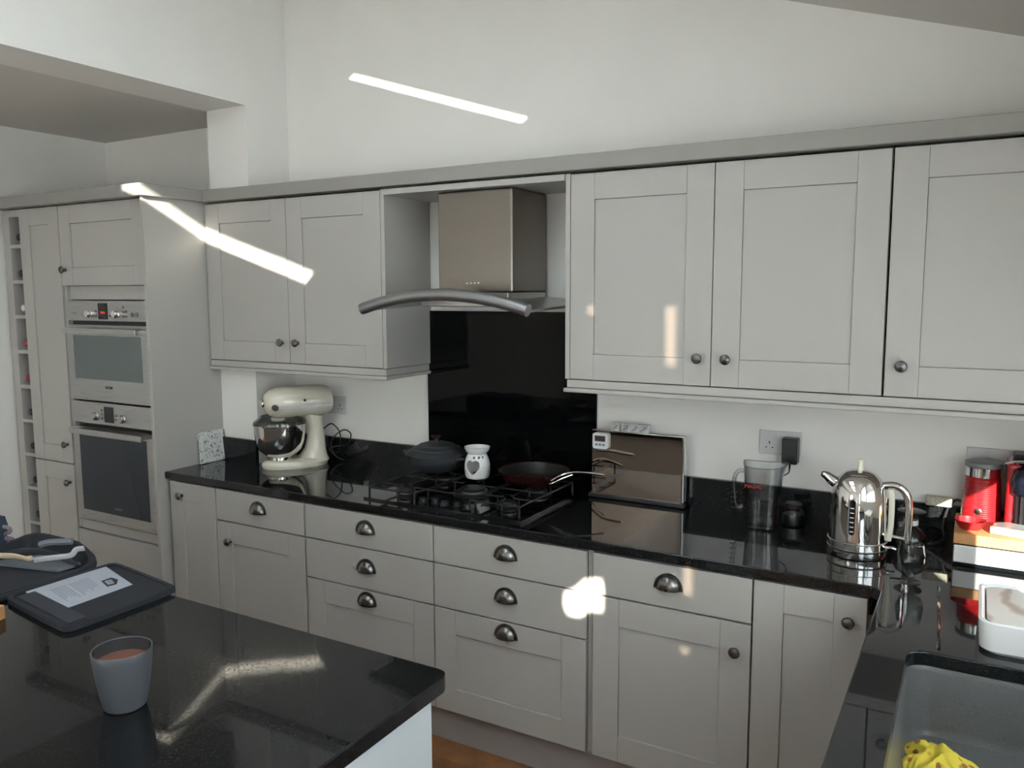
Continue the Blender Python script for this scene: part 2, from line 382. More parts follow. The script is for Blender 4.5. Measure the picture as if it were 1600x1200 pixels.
def cup(parent, x, z):
    bm = bmesh.new(); a, b, c = .040, .046, .027; nu, nv = 24, 10; rows = []
    for j in range(nv+1):
        ph = PI/2*j/nv; row = []          # ph: 0 at wall rim, pi/2 at most outward
        for i in range(nu+1):
            th = PI*i/nu
            row.append(bm.verts.new((a*math.cos(th)*math.cos(ph), -c*math.sin(ph)-.001, b*math.sin(th)*math.cos(ph)**.8 - .002)))
        rows.append(row)
    for r0, r1 in zip(rows, rows[1:]):
        for i in range(nu):
            try: bm.faces.new((r0[i], r0[i+1], r1[i+1], r1[i]))
            except Exception: pass
    bmesh.ops.remove_doubles(bm, verts=bm.verts[:], dist=1e-5)
    # rear half: open bottom, close with lip
    xf(bm, tr(x, 0, z))
    k = obj('cup_handle', bm, CUPM, parent)
    sm = k.modifiers.new('thick', 'SOLIDIFY'); sm.thickness = .0022
    pts = [(math.cos(PI*i/24)*(a+.007), math.sin(PI*i/24)*(b+.006)-.002) for i in range(25)]
    inn = [(math.cos(PI*i/24)*(a-.003), math.sin(PI*i/24)*(b-.004)-.002) for i in range(25)]
    bm = plate(pts+inn[::-1], [], 0, .006); xf(bm, rot('X', PI/2)); xf(bm, tr(x, 0, z))
    obj('rim', bm, PEWTER, k)
    return k
YD = -.60
def base_cab(label, x0, x1, carc=True, group=None):
    t = thing('base_cabinet', label, 'cabinet', (x0, YD, 0)); w = x1-x0
    obj('carcass', B(.001, w-.001, .022, .585 if x0 > .3 else .33, .15, .862), INNER, t); return t, w

# --- tall units on the left
YT = -.625
t = thing('wine_rack_unit', 'tall narrow grey wine rack of square cells at the left wall', 'wine rack', (-1.165, YT+.01, 0))
W = .155
obj('side_panel', B(0, .055, 0, .55, 0, 2.135), PAINT, t, bevel=.001)
obj('side_panel', B(W-.008, W, 0.004, .55, 0, 2.135), PAINT, t)
obj('back_panel', B(.055, W-.008, .50, .55, 0, 2.135), INNER, t)
obj('top_panel', B(.055, W-.008, 0, .5, 2.10, 2.135), PAINT, t)
SH = [1.955, 1.775, 1.597, 1.417, 1.236, 1.057, .879, .699, .512, .33, .15]
for z in SH: obj('shelf', B(.055, W-.008, 0.0, .5, z-.011, z+.007), PAINT, t, bevel=.001)
caps = [(BLACK, 'black'), (BLACK, 'black'), (WHITEC, 'white'), (RED, 'red'), (RED, 'red'), (BLACK, 'black'), (BLACK, 'black'), (BLACK, 'black'), (BLACK, 'dark green')]
pos = ['in the top', 'in the second', 'in the third', 'in the fourth', 'in the fifth', 'in the sixth', 'in the seventh', 'in the eighth', 'in the ninth']
GREEN = mat('bottle_glass', (.01, .02, .012), .08)
for i, (m, cn) in enumerate(caps):
    z = SH[i]+.007+.0365
    t = thing('wine_bottle', '%s capped wine bottle lying %s cell down of the wine rack' % (cn, pos[i]), 'bottle', (-1.165+.055+.054, YT+.016, z-.0365), 0, 'wine bottles in the rack')
    pr = [(.036, 0), (.036, .19), (.033, .205), (.016, .235), (.0145, .28)]
    bm = lathe(pr, 20); xf(bm, rot('X', PI/2)); xf(bm, tr(0, .30, .0365)); obj('body', bm, GREEN, t)
    bm = lathe([(.0155, 0), (.0155, .035), (.017, .036), (.017, .05), (.013, .053)], 20); xf(bm, rot('X', PI/2)); xf(bm, tr(0, .055, .0365)); obj('cap', bm, m, t)

t = thing('larder_cabinet', 'tall grey larder cupboard with two narrow doors beside the wine rack', 'cabinet', (-1.005, YT, 0))
obj('carcass', B(0.002, .33, .022, .55, .15, 2.135), INNER, t)
for z0, z1, kz in ((.868, 2.135, .965), (.15, .865, .772)):
    d = shaker(t, .333, z1-z0, (0, 0, z0), st=.085); knob(d, .298, kz-z0)
obj('plinth_board', B(0, .33, .05, .07, 0, .148), PLINTH, t)

t = thing('oven_housing', 'tall grey cabinet housing the two built-in ovens', 'cabinet', (-.67, YT, 0)); HW = .65
obj('carcass', B((0, HW, .03, .05, 1.685, 1.75), (.001, HW-.001, .05, .55, 1.76, 2.13), (.001, .018, .01, .55, .55, 1.75), (HW-.012, HW-.001, .002, .55, .15, 1.75), (0, HW, .53, .55, .15, 1.75), (.001, HW-.001, .03, .55, .555, .59), (.001, HW-.001, .03, .55, .15, .54)), PAINT, t)
d = shaker(t, HW-.01, .385, (0, 0, 1.75), st=.088); knob(d, .038, .078)
obj('filler_rail', B(.018, HW-.012, .012, .03, .545, .592), PAINT, t, bevel=.001)
shaker(t, HW-.01, .39, (0, 0, .15), name='drawer', st=.1)
obj('end_panel', B(HW, HW+.019, -.022, .60, 0, 2.14), PAINT, t, bevel=.001)
obj('plinth_board', B(0, HW, .05, .07, 0, .148), PLINTH, t)

def oven(label, z0, z1, zc, glass, gz, hz, seed, mirror):
    t = thing('built_in_oven', label, 'oven', (-.652, YT-.004, z0)); w = .616; h = z1-z0
    obj('body', B(.012, w-.012, .03, .5, .01, h-.012), BLACK, t)
    cp = obj('control_panel', B(0, w, 0, .028, zc-z0+.006, h-.002), STEEL, t, bevel=.0015)
    d = obj('oven_door', B((0, w, 0, .028, .004, gz[0]-z0), (0, w, 0, .028, gz[1]-z0, zc-z0-.014), (0, .052, 0, .028, gz[0]-z0, gz[1]-z0), (w-.052, w, 0, .028, gz[0]-z0, gz[1]-z0)), STEEL, t)
    obj('glass', B(.052, w-.052, -.001, .02, gz[0]-z0, gz[1]-z0), glass, d)
    hh = obj('door_handle', B((.03, w-.03, -.044, -.030, hz-z0-.014, hz-z0+.014)), STEEL, d, bevel=.003)
    obj('handle_post', B(.045, .07, -.034, .002, hz-z0-.008, hz-z0+.008), STEEL, d)
    obj('handle_post', B(w-.07, w-.045, -.034, .002, hz-z0-.008, hz-z0+.008), STEEL, d)
    zz = (zc-z0+h)/2
    obj('display', B(.262, .332, -.002, .004, zz-.037, zz+.038), BGLASS, cp)
    for kx in (.195, .40):
        bm = lathe([(.022, 0), (.022, .004), (.0185, .006), (.0185, .018), (.015, .021), (1e-5, .021)], 28); xf(bm, rot('X', PI/2)); xf(bm, tr(kx, 0, zz-.012)); obj('dial', bm, CHROME if not seed else STEEL, cp)
    bt = [(.243, -.02), (.243, 0.0), (.35, -.02)] + ([(.45, .02), (.45, -.002), (.45, -.022), (.47, 0.0), (.47, -.022), (.512, -.014), (.545, -.014)] if mirror else [(.243, .02), (.35, 0)])
    for bxx, bz in bt:
        r = .011 if bxx > .5 else .006
        bm = lathe([(r, 0), (r, .003), (r*.7, .004), (1e-5, .004)], 12); xf(bm, rot('X', PI/2)); xf(bm, tr(bxx, 0, zz+bz)); obj('button', bm, GREYP, cp)
    if mirror:
        text('20:16', .015, DIGIT, cp, (.297, -.0025, zz-.006), FRONT, 'digits')
        text('BOSCH', .011, INKG, cp, (.075, -.0006, zz-.01), FRONT)
        bm = B(.285, .335, -.002, .001, .065, .077); bd = obj('badge', bm, LABELM, d)
        text('BOSCH', .009, STEEL, d, (.31, -.0024, .071), FRONT)
    else:
        text('BOSCH', .016, INKG, d, (.33, -.0018, gz[0]-z0+.03), FRONT)
    return t
oven('upper built-in steel oven with a mirror-like glass door and red digits', 1.199, 1.682, 1.579, OVENMIR, (1.305, 1.515), 1.538, 0, True)
oven('lower built-in steel oven with a dark glass door', .598, 1.196, 1.082, OVENDARK, (.652, 1.035), 1.052, 1, False)

# --- wall cabinets
YW = -.322
def wall_cab(label, x0, xs, knobs, x1e=None, group='grey wall cupboards'):
    t = thing('wall_cabinet', label, 'cabinet', (x0, YW, 1.397)); w = xs[-1]-x0
    ins = [(.001, w-.001, .022, .32, .0, .735)]
    obj('carcass', B(*ins), PAINT, t)
    for (a, b), kx in zip(zip(xs, xs[1:]), knobs):
        d = shaker(t, b-a, .733, (a-x0, 0, 0)); knob(d, kx-a, .094)
    return t
t = wall_cab('grey double wall cupboard left of the cooker hood, crossed by the sun streak', 0.002, [0.004, .528, 1.06], [.486, .580])
obj('end_panel', B(1.059, 1.078, .0, .32, 0, .735), PAINT, t, bevel=.001)
t = wall_cab('grey double wall cupboard just right of the cooker hood', 1.924, [1.924, 2.444, 2.968], [2.402, 2.497])
obj('end_panel', B(-.019, -.001, .0, .32, 0, .735), PAINT, t, bevel=.001)
t = wall_cab('grey wall cupboard at the far right, above the kettle and red frother', 2.972, [2.972, 3.55], [3.019])
tag(obj('hood_top_board', B(1.079, 1.903, -.330, -.002, 2.108, 2.131), PAINT, bevel=.001), 'grey board bridging the wall cupboards over the cooker hood', 'board')
def prof_run(name, label, cat, segs, prof, m):      # straight runs of a profile (dy outward, z) along x or y
    t = thing(name, label, cat, segs[0][0:2]+(prof[0][1],)); return t
# cornice
cz0, cz1 = 2.139, 2.193
tag(obj('cornice', B((-1.165, .024, -.672, -.002, cz0, cz1), (.0245, 3.55, -.346, -.002, cz0, cz1)), mat('cornice_paint', (.31, .295, .27), .45), bevel=.003), 'long flat grey cornice running along the top of all the cupboards', 'cornice')
tag(obj('pelmet', B((.004, 1.074, -.322, -.004, 1.366, 1.395), (.004, 1.082, -.332, -.004, 1.350, 1.365)), PAINT, bevel=.003), 'grey pelmet rail under the left wall cupboard above the stand mixer', 'pelmet')
tag(obj('pelmet', B((1.912, 3.55, -.322, -.004, 1.366, 1.395), (1.904, 3.55, -.336, -.004, 1.350, 1.365)), PAINT, bevel=.003), 'grey pelmet rail under the right wall cupboards', 'pelmet')

# --- cooker hood
t = thing('cooker_hood', 'steel chimney cooker hood with a curved grey front bar', 'cooker hood', (1.487, 0, 1.65))
obj('chimney', B(-.157, .185, -.30, -.02, .062, .456), HOODSTEEL, t, bevel=.010, seg=3)
bm = bmesh.new(); N = 24; rows = []
for i in range(N+1):
    x = -.365+.73*i/N; z = .052*(1-(x/.365)**2)
    rows.append([bm.verts.new((x, -.50, z)), bm.verts.new((x, -.02, z*.6+.022)), bm.verts.new((x, -.02, z*.6+.010)), bm.verts.new((x, -.50, z-.008))])
for a, b in zip(rows, rows[1:]):
    for j in range(4): bm.faces.new((a[j], b[j], b[(j+1) % 4], a[(j+1) % 4]))
bm.faces.new(rows[0]); bm.faces.new(rows[-1][::-1]); bmesh.ops.recalc_face_normals(bm, faces=bm.faces[:])
obj('canopy', bm, STEEL, t)
pts = [(x, -.515, .055*(1-(x/.37)**2)+.0) for x in [-.37+.74*i/16 for i in range(17)]]
hb = obj('front_bar', tube(pts, .0225, 20, k=2), TUBE, t)
bm = lathe([(.0225, 0), (.0225, .003), (.0205, .004), (1e-5, .004)], 20)
obj('hood_base', B(-.2, .2, -.36, -.06, .008, .062), STEEL, t, bevel=.004)
for i in range(4):
    bm = lathe([(.005, 0), (.005, .003), (1e-5, .0035)], 12); xf(bm, rot('X', PI/2)); xf(bm, tr(-.019+i*.018, -.30, .098)); obj('button', bm, CHROME, t)

# --- base cabinets
t, w = base_cab('grey base cupboard with a narrow door against the oven housing', .022, .325)
d = shaker(t, w, .71, (0, 0, .15), st=.086); knob(d, .084, .65)
t, w = base_cab('grey base cabinet with one drawer over a door, under the stand mixer', .328, .853)
d = shaker(t, w, .141, (0, 0, .719), False, 'drawer'); cup(d, w/2, .064)
d = shaker(t, w, .565, (0, 0, .15)); knob(d, .086, .482)
def pan_drawers(label, x0, x1):
    t, w = base_cab(label, x0, x1)
    for z0, z1, p in ((.719, .86, False), (.552, .716, False), (.15, .549, True)):
        d = shaker(t, w, z1-z0, (0, 0, z0), p, 'drawer'); cup(d, w/2, (z1-z0)/2-.006 if not p else .344)
pan_drawers('grey three-drawer cabinet under the left half of the hob', .860, 1.499)
pan_drawers('grey three-drawer cabinet under the right half of the hob, with the bright sun patch', 1.502, 2.124)
tag(obj('filler_post', B(2.127, 2.145, -.588, -.02, .15, .862), PLINTH), 'narrow grey upright filler between the drawers and the cupboard at their right', 'filler')
t, w = base_cab('grey base cabinet with one drawer over a wide door, below the mirrored panel', 2.147, 2.667)
d = shaker(t, w, .141, (0, 0, .719), False, 'drawer'); cup(d, w/2, .064)
d = shaker(t, w, .565, (0, 0, .15)); knob(d, .476, .478)
t, w = base_cab('grey corner base cupboard below the kettle', 2.670, 2.985)
obj('carcass_side', B(w, 3.6-2.67, .04, .585, .15, .8), INNER, t)
d = shaker(t, w, .71, (0, 0, .15), st=.088); knob(d, .268, .637)
# right run, doors facing -x
t = thing('sink_cabinet', 'grey base units under the sink along the right wall', 'cabinet', (3.04, -.62, 0))
obj('carcass', B(.022, .56, -1.9, -.005, .15, .66), INNER, t)
for (a, b, ky, kz) in ((0, .19, .113, .653), (.19, .77, .104, .586), (.77, 1.35, .1, .586), (1.35, 1.93, .1, .586)):
    bmn = shaker(t, b-a, .71, (0, -a, .15), st=.06 if a == 0 else .093, rz=-PI/2)
    knob(bmn, ky if a == 0 else .104, kz, -PI/2)
tag(obj('plinth', B((.02, 3.09, -.55, -.535, 0, .148), (3.09, 3.105, -2.55, -.535, 0, .148)), PLINTH, bevel=.001), 'grey plinth board along the floor under the base cabinets', 'plinth')

# --- worktop, upstand, splashback, sink
outer = [(.001, -.607), (.001, -.003), (.001, -.003)]
outer = [(0.002, -.61), (2.995, -.61), (3.018, -.633), (3.018, -2.6), (3.635, -2.6), (3.635, -.002), (.242, -.002), (.242, -.264), (.002, -.264)]
sink = rrect(3.112, 3.57, -1.62, -.995, .045)
wt = tag(obj('worktop', plate(outer, [sink], .867, .9), GRANITE, bevel=.004), 'glossy black granite worktop running under the mixer, hob and kettle to the sink', 'worktop')
for i, (gx, y0, y1) in enumerate(((3.068, -.87, -.575), (3.155, -.965, -.53))):
    obj('drain_groove', tube([(gx, y1, .9003), (gx+.018, y0, .9003)], .0035, 8, smooth=False), CHROME if False else GRANITE, wt)
tag(obj('upstand', B((.243, 1.062, -.020, -.001, .9, 1.012), (1.895, 3.60, -.020, -.001, .9, 1.012), (.002, .242, -.282, -.264, .9, 1.012)), GRANITE, bevel=.002), 'low black granite upstand along the back of the worktop', 'upstand')
tag(obj('splashback', B(1.064, 1.893, -.014, -.001, .901, 1.632), SPLASH, bevel=.001), 'tall plain black splashback panel behind the hob', 'splashback')
t = thing('sink', 'grey composite sink let into the black worktop', 'sink', (3.34, -1.3, .70))
def rr(e): return [(x-3.34, y+1.3) for x, y in rrect(3.112-.004+e, 3.57+.004-e, -1.62-.004+e, -.995+.004-e, .05)]
bm = bmesh.new(); loops = []
for e, z in ((-.018, .166), (0, .166), (.004, .155), (.008, .03), (.016, .010), (.034, .0), (.16, -.003)):
    loops.append([bm.verts.new((x, y, z)) for x, y in rr(e)])
for a, b in zip(loops, loops[1:]):
    for i in range(len(a)): bm.faces.new((a[i], a[(i+1) % len(a)], b[(i+1) % len(a)], b[i]))
bm.faces.new(loops[-1]); bmesh.ops.recalc_face_normals(bm, faces=bm.faces[:])
for f in bm.faces: f.normal_flip() if f.normal.z < -.5 else None
obj('bowl', bm, COMP, t)
obj('drain', xf(lathe([(.045, 0), (.045, .003), (.035, .004), (.03, .001), (1e-5, .001)], 28), tr(.05, -.12, -.002)), CHROME, t)

# yellow cloth with brown spots
YC = mat('yellow_cloth', (.62, .47, .045), .8); n = YC.node_tree.nodes; l = YC.node_tree.links
vo = n.new('ShaderNodeTexVoronoi'); vo.inputs['Scale'].default_value = 38; tcn = n.new('ShaderNodeTexCoord'); l.new(tcn.outputs['Object'], vo.inputs['Vector'])
r = n.new('ShaderNodeValToRGB'); r.color_ramp.elements[0].position = .26; r.color_ramp.elements[0].color = (.30, .13, .02, 1); r.color_ramp.elements[1].position = .34; r.color_ramp.elements[1].color = (.66, .52, .05, 1)
l.new(vo.outputs['Distance'], r.inputs[0]); l.new(r.outputs[0], n['Principled BSDF'].inputs['Base Color'])
bm = bmesh.new(); G = 26; g = [[None]*G for _ in range(G)]
from mathutils import noise as mn
for i in range(G):
    for j in range(G):
        u, v = i/(G-1)*2-1, j/(G-1)*2-1; q = max(abs(u), abs(v)); a = math.atan2(v, u)
        rad = q*(.075+.018*math.sin(3*a+.6)+.012*math.sin(7*a)); rad *= 1.35 if -.5 < a < .2 else 1
        z = .008+.035*(1-q*q)*(1+.9*mn.noise(Vector((u*2.2, v*2.2, 3))))+.016*abs(mn.noise(Vector((u*5, v*5, 1))))
        g[i][j] = bm.verts.new((rad*math.cos(a), rad*math.sin(a), z))
for i in range(G-1):
    for j in range(G-1): bm.faces.new((g[i][j], g[i+1][j], g[i+1][j+1], g[i][j+1]))
ycl = tag(obj('dishcloth', bm, YC, loc=(3.185, -1.13, .698)), 'crumpled yellow dishcloth with brown rings lying in the grey sink', 'cloth'); ycl.rotation_euler.z = -.3
sm = ycl.modifiers.new('s', 'SUBSURF'); sm.levels = 1; sm.render_levels = 1

# white tub at right of sink
t = thing('washing_up_tub', 'white plastic tub with a cloudy brown top standing on the worktop beside the sink', 'tub', (3.248, -.945, .9))
Bt = []
bm = bmesh.new(); loops = []
for e, z in ((.012, 0), (.004, .008), (0, .06), (0, .072), (.006, .074), (.012, .070), (.016, .058)):
    loops.append([bm.verts.new((x, y, z)) for x, y in rrect(0+e, .34-e, 0+e, .30-e, .035)])
bm.faces.new(loops[0][::-1])
for a, b in zip(loops, loops[1:]):
    for i in range(len(a)): bm.faces.new((a[i], a[(i+1) % len(a)], b[(i+1) % len(a)], b[i]))
obj('body', bm, WHITEC, t)
MARB = mat('cloudy_brown', (.5, .44, .37), .3); n = MARB.node_tree.nodes; l = MARB.node_tree.links
wv = n.new('ShaderNodeTexWave'); wv.inputs['Scale'].default_value = 3.5; wv.inputs['Distortion'].default_value = 9; wv.inputs['Detail'].default_value = 3
tcn = n.new('ShaderNodeTexCoord'); l.new(tcn.outputs['Object'], wv.inputs['Vector'])
r = n.new('ShaderNodeValToRGB'); r.color_ramp.elements[0].color = (.42, .33, .26, 1); r.color_ramp.elements[1].color = (.68, .64, .57, 1); r.color_ramp.elements[1].position = .3
l.new(wv.outputs['Fac'], r.inputs[0]); l.new(r.outputs[0], n['Principled BSDF'].inputs['Base Color'])
obj('contents', plate(rrect(.0165, .3235, .0165, .2835, .03), [], .05, .0695), MARB, t)

# ---------------------------------------------------------------- hob
HX0, HX1, HY0, HY1 = 1.122, 1.846, -.548, -.050
t = thing('gas_hob', 'black five-burner gas hob set into the granite worktop', 'hob', (1.484, -.3, .9))
obj('hob_plate', plate(rrect(HX0-1.484, HX1-1.484, HY0+.3, HY1+.3, .012), [], .0005, .008), HOBGLASS, t, bevel=.002)
obj('edge_trim', B((.3625, .3655, -.2475, .2495, .001, .0095)), mat('dark_trim', (.10, .10, .10), .25, 1), t)
def burner(x, y, r):
    b = obj('burner', xf(lathe([(r*1.5, .008), (r*1.5, .010), (r*1.2, .013), (r*.9, .016), (r*.9, .020), (r*.8, .021)], 28), tr(x, y, 0)), MATTBLACK, t)
    obj('burner_ring', xf(lathe([(r*.85, .0205), (r*1.1, .022), (r*1.1, .026), (r*.9, .028)], 28), tr(x, y, 0)), SILV, b)
    obj('burner_cap', xf(lathe([(r*.92, .0282), (r*.94, .033), (r*.86, .036), (1e-5, .037)], 28), tr(x, y, 0)), MATTBLACK, b)
BUR = [(-.215, -.155, .028), (-.225, .125, .038), (0, 0, .055), (.232, -.115, .030), (.225, .125, .040)]
for x, y, r in BUR: burner(x, y, r)
zt = .047
def trivet(x0, x1, y0, y1, cs):
    bm = tube([(x0, y0, zt), (x1, y0, zt), (x1, y1, zt), (x0, y1, zt), (x0, y0, zt)], .004, 6, smooth=False)
    for x in (x0, x1):
        for y in (y0, y1): tube([(x, y, .008), (x, y, zt)], .0045, 6, bm, smooth=False)
    for cx, cy, r in cs:
        for dx, dy in ((1, 0), (-1, 0), (0, 1), (0, -1)):
            ex = cx+dx*1 if dx == 0 else (x1 if dx > 0 else x0); ey = cy if dy == 0 else (y1 if dy > 0 else y0)
            if len(cs) > 1 and dy: ey = (y1 if cy > 0 else (y0+y1)/2) if dy > 0 else ((y0+y1)/2 if cy > 0 else y0)
            ex = cx if dx == 0 else ex
            tube([(ex, ey, zt), (cx+dx*r*.75, cy+dy*r*.75, zt+.001), (cx+dx*r*.75, cy+dy*r*.75, zt+.008)], .0035, 6, bm, smooth=False)
            tube([(cx+dx*r*1.6, cy+dy*r*1.6, .010), (cx+dx*r*1.5, cy+dy*r*1.5, zt)], .003, 6, bm, smooth=False)
    if len(cs) > 1: tube([(x0, (y0+y1)/2, zt), (x1, (y0+y1)/2, zt)], .0035, 6, bm, smooth=False)
    obj('pan_support', bm, MATTBLACK, t)
trivet(-.335, -.115, -.235, .225, [BUR[0], BUR[1]])
trivet(-.105, .115, -.16, .20, [BUR[2]])
trivet(.125, .335, -.215, .225, [BUR[3], BUR[4]])
for i in range(5):
    obj('control_knob', xf(lathe([(.017, .008), (.018, .012), (.015, .014), (.014, .028), (.012, .030), (1e-5, .030)], 20), tr(-.09+.05*i, -.212+(.012 if i % 2 else 0), 0)), BLACK, t)

# casserole
t = thing('casserole_pot', 'black clay casserole with a domed lid on the rear left burner', 'pot', (1.222, -.175, .956))
obj('body', shell([(.075, 0), (.095, .008), (.122, .035), (.130, .060), (.130, .068)], .006, 48), CLAY, t)
ld = obj('lid', lathe([(.134, .069), (.136, .073), (.128, .080), (.105, .094), (.104, .097), (.078, .108), (.077, .111), (.045, .120), (.022, .122), (1e-5, .122)], 48), CLAY, t)
obj('lid_knob', lathe([(.013, .122), (.011, .130), (.013, .138), (.022, .145), (.022, .149), (1e-5, .152)], 24), mat('brown_knob', (.025, .013, .012), .2), ld)
for s in (-1, 1): obj('handle', tube([(s*.125, -.035, .062), (s*.155, -.025, .066), (s*.162, 0, .067), (s*.155, .025, .066), (s*.125, .035, .062)], .007, 8), CLAY, t)

# oil burner with heart-shaped opening
t = thing('oil_burner', 'white ceramic oil burner with a heart-shaped opening on the centre of the hob', 'oil burner', (1.437, -.19, .949), rotz=0)
pr = [(.044, 0), (.049, .006), (.052, .020), (.0535, .038), (.053, .055), (.050, .072), (.045, .088), (.040, .098), (.037, .104)]
bm = bmesh.new(); NA = 120; NZ = 70; rings = []
def prr(z):
    for (r0, z0), (r1, z1) in zip(pr, pr[1:]):
        if z <= z1: return r0+(r1-r0)*(z-z0)/(z1-z0)
    return pr[-1][0]
for k in range(NZ+1):
    z = .104*k/NZ; rings.append([bm.verts.new((prr(z)*math.cos(2*PI*i/NA), prr(z)*math.sin(2*PI*i/NA), z)) for i in range(NA)])
cam_ang = math.atan2(-2.99+.19, 3.216-1.437)
def heart(u, v): return (u*u+v*v-1)**3-u*u*v**3 < 0
for k in range(NZ):
    for i in range(NA):
        a = (2*PI*(i+.5)/NA-(cam_ang-.42)+PI) % (2*PI)-PI; z = .104*(k+.5)/NZ
        if heart(a*.052/.0275, (z-.046)/.0265): continue
        if any(heart((a-q)*.05/.0048, (z-.090)/.0048) for q in (.12, .58, .98)): continue
        bm.faces.new((rings[k][i], rings[k][(i+1) % NA], rings[k+1][(i+1) % NA], rings[k+1][i]))
o = obj('body', bm, WHITEC, t); s = o.modifiers.new('s', 'SOLIDIFY'); s.thickness = .004
obj('floor_disc', lathe([(.043, .0), (.043, .004), (1e-5, .0045)], 32), WHITEC, t)
obj('dish', lathe([(.028, .098), (.038, .102), (.047, .112), (.053, .126), (.0535, .130), (.0505, .130), (.044, .116), (.03, .109), (1e-5, .107)], 48), WHITEC, t)
cd = tag(obj('tealight', lathe([(.019, 0), (.019, .015), (.017, .015), (.017, .012), (1e-5, .012)], 24), [WAX], loc=(1.437, -.19, .9545)), 'small dark red tealight inside the white oil burner', 'candle')

# frying pan
t = thing('frying_pan', 'dark frying pan with a thin steel handle on the rear right burner', 'frying pan', (1.692, -.168, .957))
obj('pan_body', shell([(.105, 0), (.115, .004), (.135, .025), (.145, .045), (.149, .050)], .004, 56), PANRED, t)
obj('pan_lining', shell([(.104, .0045), (.110, .006), (.129, .027), (.1405, .0465)], .001, 56), PANIN, t)
a = .02
obj('handle', tube([(.118, -.075, .032), (.150, -.070, .052), (.185, -.055, .066), (.225, -.035, .068), (.275, -.012, .063), (.305, .002, .058)], .0045, 10, rx=1.2), CHROME, t)
obj('rivet', tube([(.112, -.095, .024), (.130, -.100, .026), (.165, -.08, .045), (.20, -.06, .060)], .003, 8), CHROME, t)

# ---------------------------------------------------------------- mixer
t = thing('stand_mixer', 'cream stand mixer with a polished steel bowl', 'mixer', (.445, -.185, .9), rotz=math.atan2(-.90, -.52))
# local: +x forward (head direction)
bm = bmesh.new(); loops = []
def foot(sx_, f): return [((.17*c if c > 0 else .145*c)*sx_, .095*sx_*s*(1 if c > 0 else .95)) for c, s in ((math.cos(2*PI*i/40), math.sin(2*PI*i/40)) for i in range(40))]
for sc, z in ((.97, 0), (.98, .005), (1, .012), (.99, .022), (.92, .032), (.75, .038), (.3, .040)):
    loops.append([bm.verts.new((x+.02, y, z)) for x, y in foot(sc, 1)])
bm.faces.new(loops[0][::-1]); bm.faces.new(loops[-1])
for A, Bq in zip(loops, loops[1:]):
    for i in range(40): bm.faces.new((A[i], A[(i+1) % 40], Bq[(i+1) % 40], Bq[i]))
obj('base', bm, CREAM, t)
obj('base_pad', plate([(x+.02, y) for x, y in foot(.955, 1)], [], -.0005+.0008, .001), BLACK, t)
# column: lofted ellipse sections
def loft(secs, n=28):
    bm = bmesh.new(); L = []
    for cx, cz, rx_, ry_, tilt in secs:
        L.append([bm.verts.new((cx+rx_*math.cos(2*PI*i/n), ry_*math.sin(2*PI*i/n), cz+tilt*rx_*math.cos(2*PI*i/n))) for i in range(n)])
    for A, Bq in zip(L, L[1:]):
        for i in range(n): bm.faces.new((A[i], A[(i+1) % n], Bq[(i+1) % n], Bq[i]))
    bm.faces.new(L[0][::-1]); bm.faces.new(L[-1]); return bm
obj('column', loft([(-.045, .02, .085, .078, 0), (-.055, .045, .065, .06, 0), (-.065, .08, .05, .05, 0), (-.07, .13, .042, .046, 0), (-.068, .18, .038, .044, 0), (-.06, .215, .042, .045, .1), (-.05, .24, .055, .048, .2)]), CREAM, t)
# head: lathe along x
def lx(prof, n=32, sz=1.0):
    bm = lathe(prof, n); xf(bm, Matrix.Diagonal((sz, 1, 1, 1))); xf(bm, rot('Y', PI/2)); return bm
hd = obj('motor_head', xf(lx([(1e-5, -.165), (.035, -.163), (.060, -.150), (.071, -.12), (.075, -.07), (.076, 0), (.075, .06), (.070, .105), (.058, .137), (.040, .155), (.020, .161), (1e-5, .162)]), tr(.01, 0, .305)), CREAM, t)
obj('trim_band', B((-.13, .12, -.0765, -.0735, .282, .296), (-.13, .12, .0735, .0765, .282, .296)), STEEL, hd)
obj('speed_knob', xf(lathe([(.006, 0), (.006, .012), (1e-5, .013)], 12), tr(.0, .072, .318) @ rot('X', -PI/2)), BLACK, hd)
obj('hub_cap', xf(lathe([(.018, 0), (.018, .012), (.015, .016), (1e-5, .017)], 24), tr(.165, 0, .305) @ rot('Y', PI/2)), CHROME, hd)
obj('hub_screw', xf(lathe([(.004, 0), (.004, .03), (.014, .03), (.014, .045), (1e-5, .046)], 20), tr(.135, .03, .290) @ rot('X', -PI/2)), BLACK, hd)
obj('beater_shaft', lathe([(.026, .215), (.030, .222), (.030, .238), (.026, .242), (.026, .262)], 24, c=(.105, 0, 0)), CHROME, hd)
obj('shaft_collar', lathe([(.033, .222), (.033, .236), (.028, .237)], 24, c=(.105, 0, 0)), CREAM, hd)
bw = obj('bowl', xf(shell([(.045, 0), (.050, .004), (.046, .012), (.066, .020), (.096, .048), (.111, .088), (.118, .135), (.119, .165), (.124, .167), (.124, .171)], .0015, 56), tr(.100, 0, .036)), CHROME, t)
obj('bowl_shield', xf(lathe([(.120, .172), (.119, .182), (.085, .208), (.084, .207), (.117, .181), (.118, .171)], 48, op=True), tr(.100, 0, .036)), GLASS, t)
obj('bowl_foot', lathe([(.055, .036), (.058, .040), (.058, .050), (.050, .053)], 40, c=(.105, 0, 0)), CHROME, bw)

